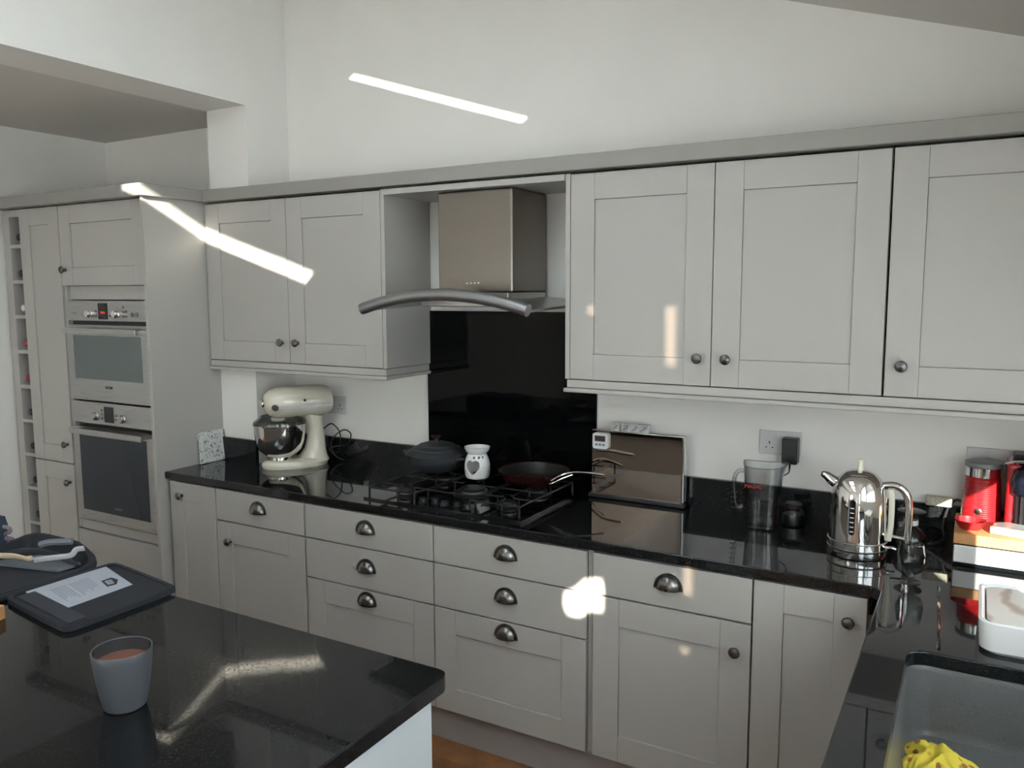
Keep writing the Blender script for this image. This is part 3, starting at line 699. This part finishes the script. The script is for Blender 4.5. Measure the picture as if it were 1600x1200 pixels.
def cable(name, label, pts, r=.0033, m=BLACK): return tag(obj(name, tube(pts, r, 8), m), label, 'cable')
cable('mixer_cable', 'black coiled power cable behind the cream stand mixer', [(0.485, -.075, 1.06), (0.525, -.06, 1.085), (0.565, -.05, 1.04), (0.555, -.045, .96), (0.525, -.055, .945), (0.510, -.05, 1.0), (0.575, -.04, 1.055), (0.625, -.04, 1.04), (0.605, -.045, .99), (0.545, -.055, .975), (0.505, -.06, .96), (0.545, -.05, .92), (0.585, -.045, .91)])

# patterned tile
TILE = mat('patterned_tile', (.7, .7, .68), .4); n = TILE.node_tree.nodes; l = TILE.node_tree.links
tcn = n.new('ShaderNodeTexCoord'); z1 = n.new('ShaderNodeTexNoise'); z1.inputs['Scale'].default_value = 75; z1.inputs['Detail'].default_value = 2; z1.inputs['Distortion'].default_value = 1.5
l.new(tcn.outputs['Object'], z1.inputs['Vector']); r = n.new('ShaderNodeValToRGB'); r.color_ramp.elements[0].position = .36; r.color_ramp.elements[0].color = (.10, .11, .10, 1); r.color_ramp.elements[1].position = .47; r.color_ramp.elements[1].color = (.70, .70, .67, 1)
l.new(z1.outputs['Fac'], r.inputs[0]); l.new(r.outputs[0], n['Principled BSDF'].inputs['Base Color'])
t = thing('decorative_tile', 'small square white tile with a grey leafy pattern leaning on the oven panel', 'tile', (.022, -.425, .9), rotz=.06)
bm = B(0, .010, 0, .155, .001, .150)
bmesh.ops.subdivide_edges(bm, edges=bm.edges[:], cuts=10, use_grid_fill=True)
for v in bm.verts:
    e = min(v.co.y, .155-v.co.y, v.co.z, .15-v.co.z)
    if e < .012: v.co += Vector((random.uniform(-.001, .001), random.uniform(-.002, .002), random.uniform(0, .002)))
xf(bm, rot('Y', -.10)); obj('slab', bm, TILE, t)
bm = B((.0105, .012, .012, .143, .134, .138), (.0105, .012, .012, .016, .012, .138), (.0105, .012, .139, .143, .012, .138), (.0105, .012, .012, .143, .012, .016)); xf(bm, rot('Y', -.10)); obj('border_line', bm, WHITEC, t)
bm = B(.0, .0125, .1555, .1575, .004, .148); xf(bm, rot('Y', -.10)); obj('rear_edge', bm, mat('maroon_edge', (.10, .03, .035), .5), t)

# sockets
def socket(label, x0, z0, n=2, sw=()):
    w = .146; t = thing('wall_socket', label, 'socket', (x0, -.0005, z0)); obj('plate', B(0, w, -.009, -.0002, 0, .087), SOCK, t, bevel=.003)
    for k in range(n):
        cx = .036+k*.074
        for a, b, c, d in ((-.002, .002, .049, .059), (-.014, -.008, .034, .038), (.008, .014, .034, .038)):
            obj('pin_hole', B(cx+a, cx+b, -.0095, -.008, b*0+c-.01, d-.01), BLACK, t)
        obj('switch', B(cx+.018, cx+.028, -.0125, -.009, .058, .076), SOCK, t, bevel=.001)
    return t
socket('white double wall socket behind the stand mixer', .424, 1.125)
socket('white double wall socket above the plastic jug, with the black charger', 2.540, 1.126)
socket('grey-looking double wall socket above the red milk frother', 3.200, 1.124)
t = thing('plug_charger', 'black plug-in charger hanging from the socket above the plastic jug', 'charger', (2.655, -.012, 1.105))
obj('body', B(-.026, .028, -.050, 0, 0, .092), BLACK, t, bevel=.006, seg=3); obj('cord', tube([(0, -.03, .002), (.0, -.03, -.02), (-.004, -.03, -.035), (-.028, -.03, -.05)], lambda q: .0045-.0025*min(1, q*2), 8), BLACK, t)

# ---------------------------------------------------------------- mirrored panel
t = thing('mirrored_panel', 'flat smoked mirror panel with chrome edges standing in a black base against the wall', 'panel', (1.905, -.075, .9))
obj('base', B(-.012, .385, -.012, .045, 0, .018), BLACK, t, bevel=.006, seg=3)
obj('mirror', B(0, .366, 0, .006, .018, .268), MIRROR, t)
obj('edge_strip', B(.3665, .376, -.001, .035, .018, .272), CHROME, t, bevel=.003)
obj('top_rail', B((0, .376, .028, .034, .262, .272), (0, .376, -.002, .004, .268, .274)), CHROME, t, bevel=.002)
obj('back_plate', B(0, .366, .030, .034, .018, .262), STEEL, t)
tm = thing('kitchen_timer', 'white digital kitchen timer stuck to the mirrored panel', 'timer', (1.945, -.0765, 1.100))
bm = plate(rrect(-.032, .032, 0, .062, .010), [], 0, .014); xf(bm, rot('X', PI/2)); obj('case', bm, WHITEP, tm, bevel=.003)
obj('screen', B(-.022, .022, -.0155, -.013, .030, .052), LCD, tm)
for i in range(3): obj('button', B(-.020+i*.015, -.010+i*.015, -.0155, -.013, .013, .020), GREYF, tm, bevel=.001)
tag(obj('magnetic_clip', tube([(1.925, -.079, 1.090), (1.99, -.083, 1.093), (2.03, -.083, 1.090), (2.055, -.082, 1.087), (2.08, -.08, 1.086)], .004, 8, rx=1.6), CHROME), 'thin chrome clip lying across the mirrored panel under the timer', 'clip')
SKET = mat('cube_print', (.45, .45, .44), .4, noise=.45, nscale=60)
for i, (x, s, lb) in enumerate(((1.985, .034, 'leftmost'), (2.028, .036, 'second from the left'), (2.065, .033, 'third from the left'), (2.100, .038, 'rightmost'))):
    c = thing('place_card_block', 'small clear-edged grey block, %s of the four on the mirrored panel' % lb, 'block', (x, -.077, 1.174-.0), random.uniform(-.1, .1), 'blocks along the top of the mirrored panel')
    obj('block', B(0, s, 0, .03, 0.0005, .031), PLASG if False else SOCK, c, bevel=.001)
    obj('picture', B(.003, s-.003, -.0008, .0, .003, .028), SKET, c)
    obj('stroke', tube([(.006, -.0015, .008), (.014, -.0015, .012), (s-.008, -.0015, .023)], .0008, 6), INK, c)

# ---------------------------------------------------------------- jug, beaker
t = thing('measuring_jug', 'tall clear plastic jug with a ribbed handle in front of the socket', 'jug', (2.592, -.165, .9), rotz=.15)
pr = [(.049, 0), (.052, .004), (.0535, .012), (.053, .02), (.058, .10), (.064, .18), (.066, .205)]
bm = shell(pr, .0025, 64, sq=3.2)
for v in bm.verts:
    if v.co.z > .17:
        k = (v.co.z-.17)/.035; ang = math.atan2(v.co.y, v.co.x)
        v.co.x += .016*k*max(0, math.cos(ang))**6; v.co.z += .010*k*abs(math.cos(ang))**3-.006*k
for v in bm.verts: v.co.z *= 1.08
obj('body', bm, PLASG, t)
obj('rim', tube([( (.0655/((abs(math.cos(a))**3.2+abs(math.sin(a))**3.2)**(1/3.2)))*math.cos(a)+.016*max(0, math.cos(a))**6, (.0655/((abs(math.cos(a))**3.2+abs(math.sin(a))**3.2)**(1/3.2)))*math.sin(a), (.205+.010*abs(math.cos(a))**3-.006)*1.08+.0015) for a in [2*PI*i/48 for i in range(49)]], .0013, 6, smooth=False), GREYF, t)
obj('base_ring', lathe([(.050, .0), (.054, .004), (.052, .010), (.045, .011), (1e-5, .010)], 48, sq=3), GLASS, t)
hm = obj('handle', tube([(-.066, -.01, .195), (-.082, -.014, .192), (-.094, -.016, .170), (-.094, -.016, .12), (-.088, -.014, .075), (-.075, -.01, .062), (-.062, -.01, .070)], .0075, 12), thin_glass('clear_handle', (.8, .82, .83), (.5, .52, .54), .4, 3.0), t)
for i in range(6): obj('grip_rib', tube([(-.104, -.024, .155-i*.018), (-.094, -.024, .154-i*.018), (-.084, -.022, .155-i*.018)], .0028, 8, smooth=False), GLASS, hm)
text('MAGIC', .018, mat('red_print', (.5, .03, .04), .4), t, (-.028, -.061, .152), FRONT, 'lettering')
t = thing('small_jar', 'low round glass jar of dark contents behind the plastic jug', 'jar', (2.684, -.100, .9))
obj('glass', lathe([(.030, 0), (.036, .004), (.038, .03), (.036, .05), (.028, .062), (.026, .064)], 32), GLASS, t)
obj('contents', lathe([(.029, .003), (.034, .006), (.036, .028), (.034, .042), (1e-5, .044)], 32), BLACK, t)
obj('lid', lathe([(.028, .064), (.030, .066), (.030, .078), (.026, .081), (1e-5, .082)], 32), BLACK, t)

# ---------------------------------------------------------------- kettle
t = thing('kettle', 'polished chrome kettle with a cream lid knob and looped handle', 'kettle', (2.918, -.318, .9), rotz=0)
K = .084
obj('base', lathe([(K+.001, 0.002), (K+.002, .004), (K+.002, .022), (K-.003, .023)], 56), CHROME, t)
obj('base_shadow_gap', lathe([(K-.004, 0), (K-.004, .003)], 56), BLACK, t)
bd = obj('body', lathe([(K-.002, .024), (K+.002, .026), (K+.002, .048), (K, .050), (K-.001, .13), (K-.004, .190), (K-.008, .212), (K-.018, .236), (K-.032, .250), (K-.036, .252)], 64), CHROME, t)
for z in (.0275, .0485): obj('band', lathe([(K+.0015, z-.0015), (K+.0035, z), (K+.0015, z+.0015)], 64), STEEL, bd)
ld = obj('lid', lathe([(K-.035, .252), (K-.040, .257), (K-.055, .263), (.012, .266), (1e-5, .266)], 48), CHROME, t)
obj('lid_knob', lathe([(.010, .266), (.009, .270), (.008, .286), (.010, .293), (.008, .297), (1e-5, .298)], 24), CREAMP, ld)
obj('spout', tube([(-.060, 0, .212), (-.082, 0, .226), (-.096, 0, .236), (-.108, 0, .240)], lambda q: .020-.010*q, 16), CHROME, t)
obj('spout_mouth', tube([(-.107, 0, .2395), (-.112, 0, .241)], .0085, 12, smooth=False), BLACK, t)
obj('handle', tube([(.068, 0, .222), (.10, 0, .226), (.128, 0, .210), (.140, 0, .17), (.141, 0, .11), (.140, 0, .062)], .0115, 14), CHROME, t)
obj('handle_bridge', tube([(.082, 0, .068), (.135, 0, .064)], .006, 12, smooth=False), CHROME, t)
obj('handle_inset', tube([(.088, -.006, .215), (.0935, -.008, .18), (.0935, -.008, .10), (.088, -.006, .055)], .0085, 12, rx=.7), CREAMP, t)
obj('switch_lever', tube([(.080, -.02, .036), (.100, -.024, .038), (.112, -.022, .035)], .005, 10), CHROME, t)
# sight glass facing the camera, slightly left
ga = math.atan2(-2.99+.318, 3.216-2.918)-.20
gm = rot('Z', ga+PI/2) 
def onk(z0, z1, hw, m, off, name, par, r=.008):
    bm = plate(rrect(-hw, hw, z0, z1, min(r, hw*.98)), [], 0, .0015); xf(bm, rot('X', PI/2))
    for v in bm.verts: v.co.y = v.co.y-off-math.sqrt(max((K-.001)**2-v.co.x**2, 0))
    xf(bm, gm); return obj(name, bm, m, par)
sg = onk(.075, .190, .011, CHROME, .0002, 'gauge_frame', bd, .011)
onk(.078, .187, .0085, BGLASS, .0018, 'gauge_window', sg, .0085)
for i in range(6): onk(.088+i*.0145, .0905+i*.0145, .0055, WHITEP, .0034, 'gauge_mark', sg, .0005)
tx = text('VENIR', .017, STEEL, bd, (0, -.0, .038), FRONT, 'lettering')
for v in tx.data.vertices: v.co.y -= math.sqrt((K+.0022)**2-v.co.x**2)
tx.data.transform(gm)

# goblet and decanter
t = thing('glass_goblet', 'small empty clear glass goblet in front of the kettle handle', 'glass', (3.083, -.520, .9))
obj('bowl', lathe([(.006, .034), (.015, .036), (.030, .046), (.0355, .062), (.036, .078), (.033, .100), (.031, .112), (.0298, .112), (.0318, .099), (.0348, .078), (.0343, .063), (.029, .048), (.013, .0385), (1e-5, .038)], 40), GLASS, t)
obj('stem', lathe([(.006, .034), (.0045, .028), (.009, .021), (.0095, .017), (.0045, .010), (.010, .004), (.026, .002), (.028, 0)][::-1], 32), GLASS, t)
t = thing('glass_decanter', 'round glass decanter with a flat stopper behind the kettle handle', 'decanter', (3.060, -.210, .9))
obj('body', lathe([(.034, 0), (.044, .006), (.050, .025), (.049, .045), (.040, .062), (.022, .074), (.018, .080), (.018, .100), (.022, .104), (.020, .104), (.016, .098), (.016, .080), (.036, .063), (.046, .045), (.047, .025), (.041, .008), (1e-5, .005)], 40), GLASS, t)
obj('neck_band', lathe([(.0195, .084), (.021, .086), (.021, .098), (.0195, .100)], 32, op=True), WHITEP, t)
obj('stopper', lathe([(.015, .104), (.014, .112), (.030, .118), (.040, .124), (.041, .128), (.036, .130), (1e-5, .130)], 36), thin_glass('grey_glass', (.6, .63, .62), (.15, .16, .16), .5), t)
t = tag(obj('sponge', plate(rrect(-.035, .045, -.012, .022, .010), [], 0, .028), mat('beige_sponge', (.48, .46, .36), .8, noise=.3, nscale=120), loc=(3.125, -.030, 1.0125), bevel=.004), 'small beige speckled sponge resting on the upstand behind the decanter', 'sponge')

# ---------------------------------------------------------------- right corner: box, frother, coffee machine
t = thing('capsule_drawer', 'low black drawer box with a bright steel front under the coffee things', 'drawer box', (3.180, -.300, .9))
obj('body', B(0, .42, .004, .265, 0, .066), BLACK, t, bevel=.003)
obj('drawer_front', B(0.002, .42, -.004, .003, .012, .064), mat('bright_steel', (.82, .81, .79), .4, .5), t, bevel=.003)
obj('front_foot_rail', B(0.002, .42, -.003, .003, .002, .011), BGLASS, t)
obj('top_tray', B(.0, .42, .002, .262, .0665, .098), WOODL, t, bevel=.003)
TZ = .9985
t = thing('milk_frother', 'ribbed red milk frother with a steel collar and grey lid', 'milk frother', (3.248, -.085, TZ))
pr = []
R0 = .055
for i in range(22):
    z = .004+i*.0060; r = R0-.007*(i/22); pr += [(r, z), (r+.0016, z+.0024), (r, z+.0052)]
obj('body', lathe([(R0-.004, 0), (R0, .003)]+pr+[(.046, .137)], 56), RED, t)
obj('collar', lathe([(.0475, .138), (.0475, .166), (.045, .168), (1e-5, .168)], 48), CHROME, t)
obj('lid', lathe([(.051, .168), (.053, .172), (.051, .182), (.036, .188), (1e-5, .190)], 48), GREYP, t)
fa = math.atan2(-2.99+.085, 3.216-3.248)-.12
bm = lathe([(.010, 0), (.010, .002), (.008, .003), (1e-5, .003)], 24); xf(bm, tr(math.cos(fa)*.056, math.sin(fa)*.056, .034) @ rot('Z', fa) @ rot('Y', PI/2)); obj('power_button', bm, PEWTER, t)
t = thing('red_cup', 'small shallow red cup glinting in the sun in front of the frother', 'cup', (3.222, -.225, TZ))
obj('bowl', shell([(.026, 0), (.030, .002), (.038, .016), (.043, .028)], .0022, 40), RED, t)
t = thing('foil_packet', 'crumpled grey foil packet lying in front of the coffee machine', 'packet', (3.335, -.235, TZ), rotz=-.25)
bm = B(-.055, .075, -.035, .035, 0.001, .020); bmesh.ops.subdivide_edges(bm, edges=bm.edges[:], cuts=7, use_grid_fill=True)
for v in bm.verts:
    if v.co.z > .005: v.co.z = .002+(v.co.z-.002)*(.55+.7*(1-abs(v.co.x/.08)**3))+.004*mn.noise(v.co*45)
obj('wrap', bm, mat('grey_foil', (.42, .42, .41), .35, .5), t)
t = thing('coffee_machine', 'red and black coffee machine with a ribbed black front at the far right', 'coffee machine', (3.372, -.115, TZ))
obj('side_shell', B(-.062, .10, -.062, .085, 0, .200), RED, t, bevel=.012, seg=3)
bm = lathe([(.056, 0.002), (.056, .110)], 64)
for i, v in enumerate(bm.verts):
    a = math.atan2(v.co.y, v.co.x); k = 1+.03*(1 if int((a+PI)/(2*PI)*64) % 2 else -1); v.co.x *= k; v.co.y *= k
obj('ribbed_column', xf(bm, tr(.012, -.045, 0)), BLACK, t)
obj('head', xf(lathe([(.055, .11), (.064, .116), (.066, .150), (.058, .185), (.03, .200), (1e-5, .202)], 48), tr(.012, -.05, 0)), mat('glossy_black', (.008, .01, .02), .12), t)
obj('lever', tube([(-.06, -.02, .190), (-.03, -.06, .204), (.02, -.085, .206), (.07, -.06, .200)], .008, 12, rx=1.6), CHROME, t)
obj('top_cap', xf(B(-.045, .10, -.01, .085, .2005, .218), tr(0, 0, 0)), BLACK, t, bevel=.006)
cable('appliance_cable', 'black power cable trailing from the frother to the worktop', [(3.192, -.030, 1.035), (3.175, -.030, 1.035), (3.155, -.035, 1.005), (3.145, -.05, .95), (3.15, -.07, .915), (3.12, -.12, .905), (3.07, -.14, .9035)], .0045)

# ---------------------------------------------------------------- island
t = thing('kitchen_island', 'kitchen island with a black granite top and pale grey sides', 'island', (2.262, -1.605, 0))
obj('island_top', plate([(-.03, 0), (-2.6, 0), (-2.6, -1.0), (.012, -1.0), (0.004, -.03), (-.004, -.012), (-.015, -.003)], [], .864, .9), GRANITE2, t, bevel=.006, seg=3)
obj('side_panel', B(-.05, -.03, -.97, -.03, 0, .863), mat('island_paint', (.50, .53, .545), .4), t)
obj('cabinet_body', B(-2.55, -.051, -.95, -.05, 0.0, .863), PAINT, t)
# mug
t = thing('mug', 'dark grey handleless mug of hot chocolate on the black island', 'mug', (1.782, -2.045, .9))
obj('body', lathe([(.034, 0), (.039, .003), (.043, .020), (.050, .060), (.055, .100), (.0565, .118), (.0555, .120), (.0535, .118), (.0515, .098)], 56, op=True), MUGM, t)
obj('lining', lathe([(.0532, .1185), (.0508, .098), (.0495, .08)], 56, op=True), MUGIN, t)
tag(obj('hot_chocolate', lathe([(1e-5, .092), (.0502, .092), (.0506, .0945), (1e-5, .0950)], 48), COCOA, loc=(1.782, -2.045, .9)), 'milky brown hot chocolate filling the grey mug', 'drink')
# organiser case
t = thing('tool_case', 'open black zip case, lid flat with a leaflet in its pocket', 'case', (1.0, -1.70, .9))
LID = [(.335, .105), (.25, .135), (.02, .155), (-.02, .14), (.0, -.13), (.03, -.175), (.29, -.205), (.345, -.185), (.375, -.10)]
def offset(poly, e):
    cx = sum(p[0] for p in poly)/len(poly); cy = sum(p[1] for p in poly)/len(poly)
    return [(cx+(x-cx)*(1-e), cy+(y-cy)*(1-e)) for x, y in poly]
def roundp(poly, k=4):
    P = poly
    for _ in range(3):
        Q = []
        for i in range(len(P)):
            a, b = P[i], P[(i+1) % len(P)]; Q += [(a[0]*.75+b[0]*.25, a[1]*.75+b[1]*.25), (a[0]*.25+b[0]*.75, a[1]*.25+b[1]*.75)]
        P = Q
    return P
LR = [(.352, .088), (.342, .10), (.0, .158), (-.015, .15), (.02, -.165), (.035, -.172), (.33, -.222), (.352, -.215)]
LR = roundp(rrect(.0, .352, -.205, .120, .03, 2))
LR = [(x+(.0 if x > .2 else 0), y+.045*(1-x/.352)) for x, y in LR]
def rimmed(out, h, t_, wid, m, m2, parent, name):
    bm = bmesh.new(); L = []
    for e, z in ((0, .001), (-.0, h*.5), (.0, h), (wid*.5, h+.003), (wid, h), (wid, t_)):
        L.append([bm.verts.new((x, y, z)) for x, y in offset(out, e)])
    n_ = len(out); bm.faces.new(L[0][::-1]); bm.faces.new(L[-1])
    for A, Bq in zip(L, L[1:]):
        for i in range(n_): bm.faces.new((A[i], A[(i+1) % n_], Bq[(i+1) % n_], Bq[i]))
    return obj(name, bm, m, parent)
ld = rimmed(LR, .014, .009, .06, FABRIC, FABRIC, t, 'lid')
def lidp(u, v): return (.03+.29*u, (-.180+.045*(1-(.03+.29*u)/.352))+.295*v)
obj('inner_pocket', plate([lidp(0, .0), lidp(1, .0), lidp(1, .16), lidp(0, .16)], [], .009, .0125), FABRIC2, ld)
fp = thing('leaflet', 'pale printed leaflet lying in the lid of the black case', 'leaflet', (1.0, -1.70, .9098+.001))
FL = [(.005, -.105), (.222, -.150), (.215, .072), (.012, .128)]
bmm = plate(FL, [], 0, .0012); obj('sheet', bmm, PAPER, fp)
def flp(u, v): 
    a, b, c, d = [Vector(p) for p in FL]; q = (a*(1-u)+b*u)*(1-v)+(d*(1-u)+c*u)*v; return (q.x, q.y)
for k in range(15):
    v = .22+k*.032
    if k in (6,): continue
    u0, u1 = .22, .62+.18*random.random()
    obj('print_line', plate([flp(u0, v), flp(u1, v), flp(u1, v+.010), flp(u0, v+.010)], [], .0012, .0015), INKG, fp)
obj('logo', plate([flp(.50, .76), flp(.78, .74), flp(.80, .86), flp(.66, .93), flp(.50, .90)], [], .0012, .0016), INK, fp)
obj('logo_centre', plate([flp(.56, .785), flp(.72, .775), flp(.74, .85), flp(.58, .87)], [], .0016, .0019), PAPER, fp)
for (a, b) in (((.60, .80), (.62, .855)), ((.66, .795), (.68, .85))): obj('logo_bar', plate([flp(a[0], a[1]), flp(a[0]+.02, a[1]), flp(b[0]+.02, b[1]), flp(b[0], b[1])], [], .0019, .0021), INK, fp)
# base half with a tall far rim
BR = roundp(rrect(-.355, .0, -.26, .13, .05, 2)); bm = bmesh.new(); L = []
def hz(x, y):
    f = max(0, min(1, (y+.26)/.39)); g_ = max(0, min(1, -x/.10)); return 0.012+.058*(f**1.5)*(.25+.75*g_)
for e, k in ((0, 0), (-.02, .5), (-.01, .9), (.02, 1), (.07, .95), (.12, .3), (.16, .0)):
    L.append([bm.verts.new((x, y, max(.001, hz(*BR[i])*k) if e < .15 else .012)) for i, (x, y) in enumerate(offset(BR, e))])
n_ = len(BR); bm.faces.new(L[0][::-1]); bm.faces.new(L[-1])
for A, Bq in zip(L, L[1:]):
    for i in range(n_): bm.faces.new((A[i], A[(i+1) % n_], Bq[(i+1) % n_], Bq[i]))
obj('base_shell', bm, FABRIC, t)
obj('divider', tube([(-.04, .075, .02), (-.12, .06, .045), (-.22, .03, .05), (-.30, -.02, .03)], .010, 8, rx=.4), FABRIC2, t)
obj('mesh_pocket', plate([(-.30, -.04), (-.05, .02), (-.05, .09), (-.22, .09)], [], .016, .024), GREYF, t)
tag(obj('wooden_scraper', tube([(.735, -1.735, .966), (.752, -1.745, .957), (.775, -1.735, .953), (.81, -1.725, .955), (.85, -1.72, .955), (.875, -1.722, .957), (.888, -1.715, .960)], lambda q: .010-.004*abs(q-.4), 10, rx=.6), BRUSHT), 'pale wooden curved scraper lying in the open black case', 'tool')
tag(obj('ribbon', tube([(.87, -1.70, .945), (.90, -1.68, .950), (.93, -1.66, .953), (.955, -1.64, .957), (.965, -1.63, .972), (.985, -1.618, .976)], .008, 8, rx=.25), mat('grey_ribbon', (.42, .40, .42), .6)), 'folded pale ribbon across the open black case', 'ribbon')
tag(obj('grey_tool_piece', tube([(.835, -1.66, .975), (.86, -1.645, .982), (.89, -1.63, .984), (.915, -1.61, .984)], .010, 8), GREYF), 'small grey tool tucked in the back of the black case', 'tool')
# navy bag
t = thing('navy_bag', 'navy fabric bag with striped webbing straps behind the black case', 'bag', (.405, -1.745, .9))
bm = bmesh.new(); bmesh.ops.create_cube(bm, size=1); bmesh.ops.subdivide_edges(bm, edges=bm.edges[:], cuts=8, use_grid_fill=True)
for v in bm.verts:
    p = v.co.copy(); q = Vector((p.x*.37, p.y*.25, (p.z+.5)*.118)); k = 1-.15*abs(p.z)**2; q.x *= k; q.y *= k
    q += Vector((mn.noise(p*3), mn.noise(p*3+Vector((5, 0, 0))), 0))*.010; q.z += .008*mn.noise(p*4)*(1 if p.z > -.4 else 0); v.co = q
    v.co.z = max(v.co.z, .0005)
obj('body', bm, NAVY, t)
WEB = mat('striped_webbing', (.20, .17, .19), .7, noise=.5, nscale=150)
obj('zip_pull', B(.155, .175, .075, .079, .03, .085), mat('pale_zip', (.4, .42, .45), .4), t)
obj('strap', tube([(.15, .10, .085), (.185, .11, .088), (.205, .12, .083), (.20, .12, .070), (.17, .11, .060)], .007, 8, rx=.4), WEB, t)
obj('strap', tube([(.15, .11, .045), (.19, .12, .048), (.215, .125, .045), (.19, .12, .030)], .008, 8, rx=.4), WEB, t)
# chopping board & plate
t = thing('chopping_board', 'light wooden chopping board at the left end of the island in view', 'chopping board', (1.122, -1.918, .9), rotz=.32)
obj('board', B(-.34, 0, -.26, 0, .0, .036), WOODL, t, bevel=.003)
tag(obj('small_plate', lathe([(.03, 0), (.034, .002), (.058, .012), (.060, .014), (.057, .014), (.034, .0045), (1e-5, .004)], 40), WHITEC, loc=(.995, -1.968, .9365)), 'white plate rim on the wooden chopping board', 'plate')
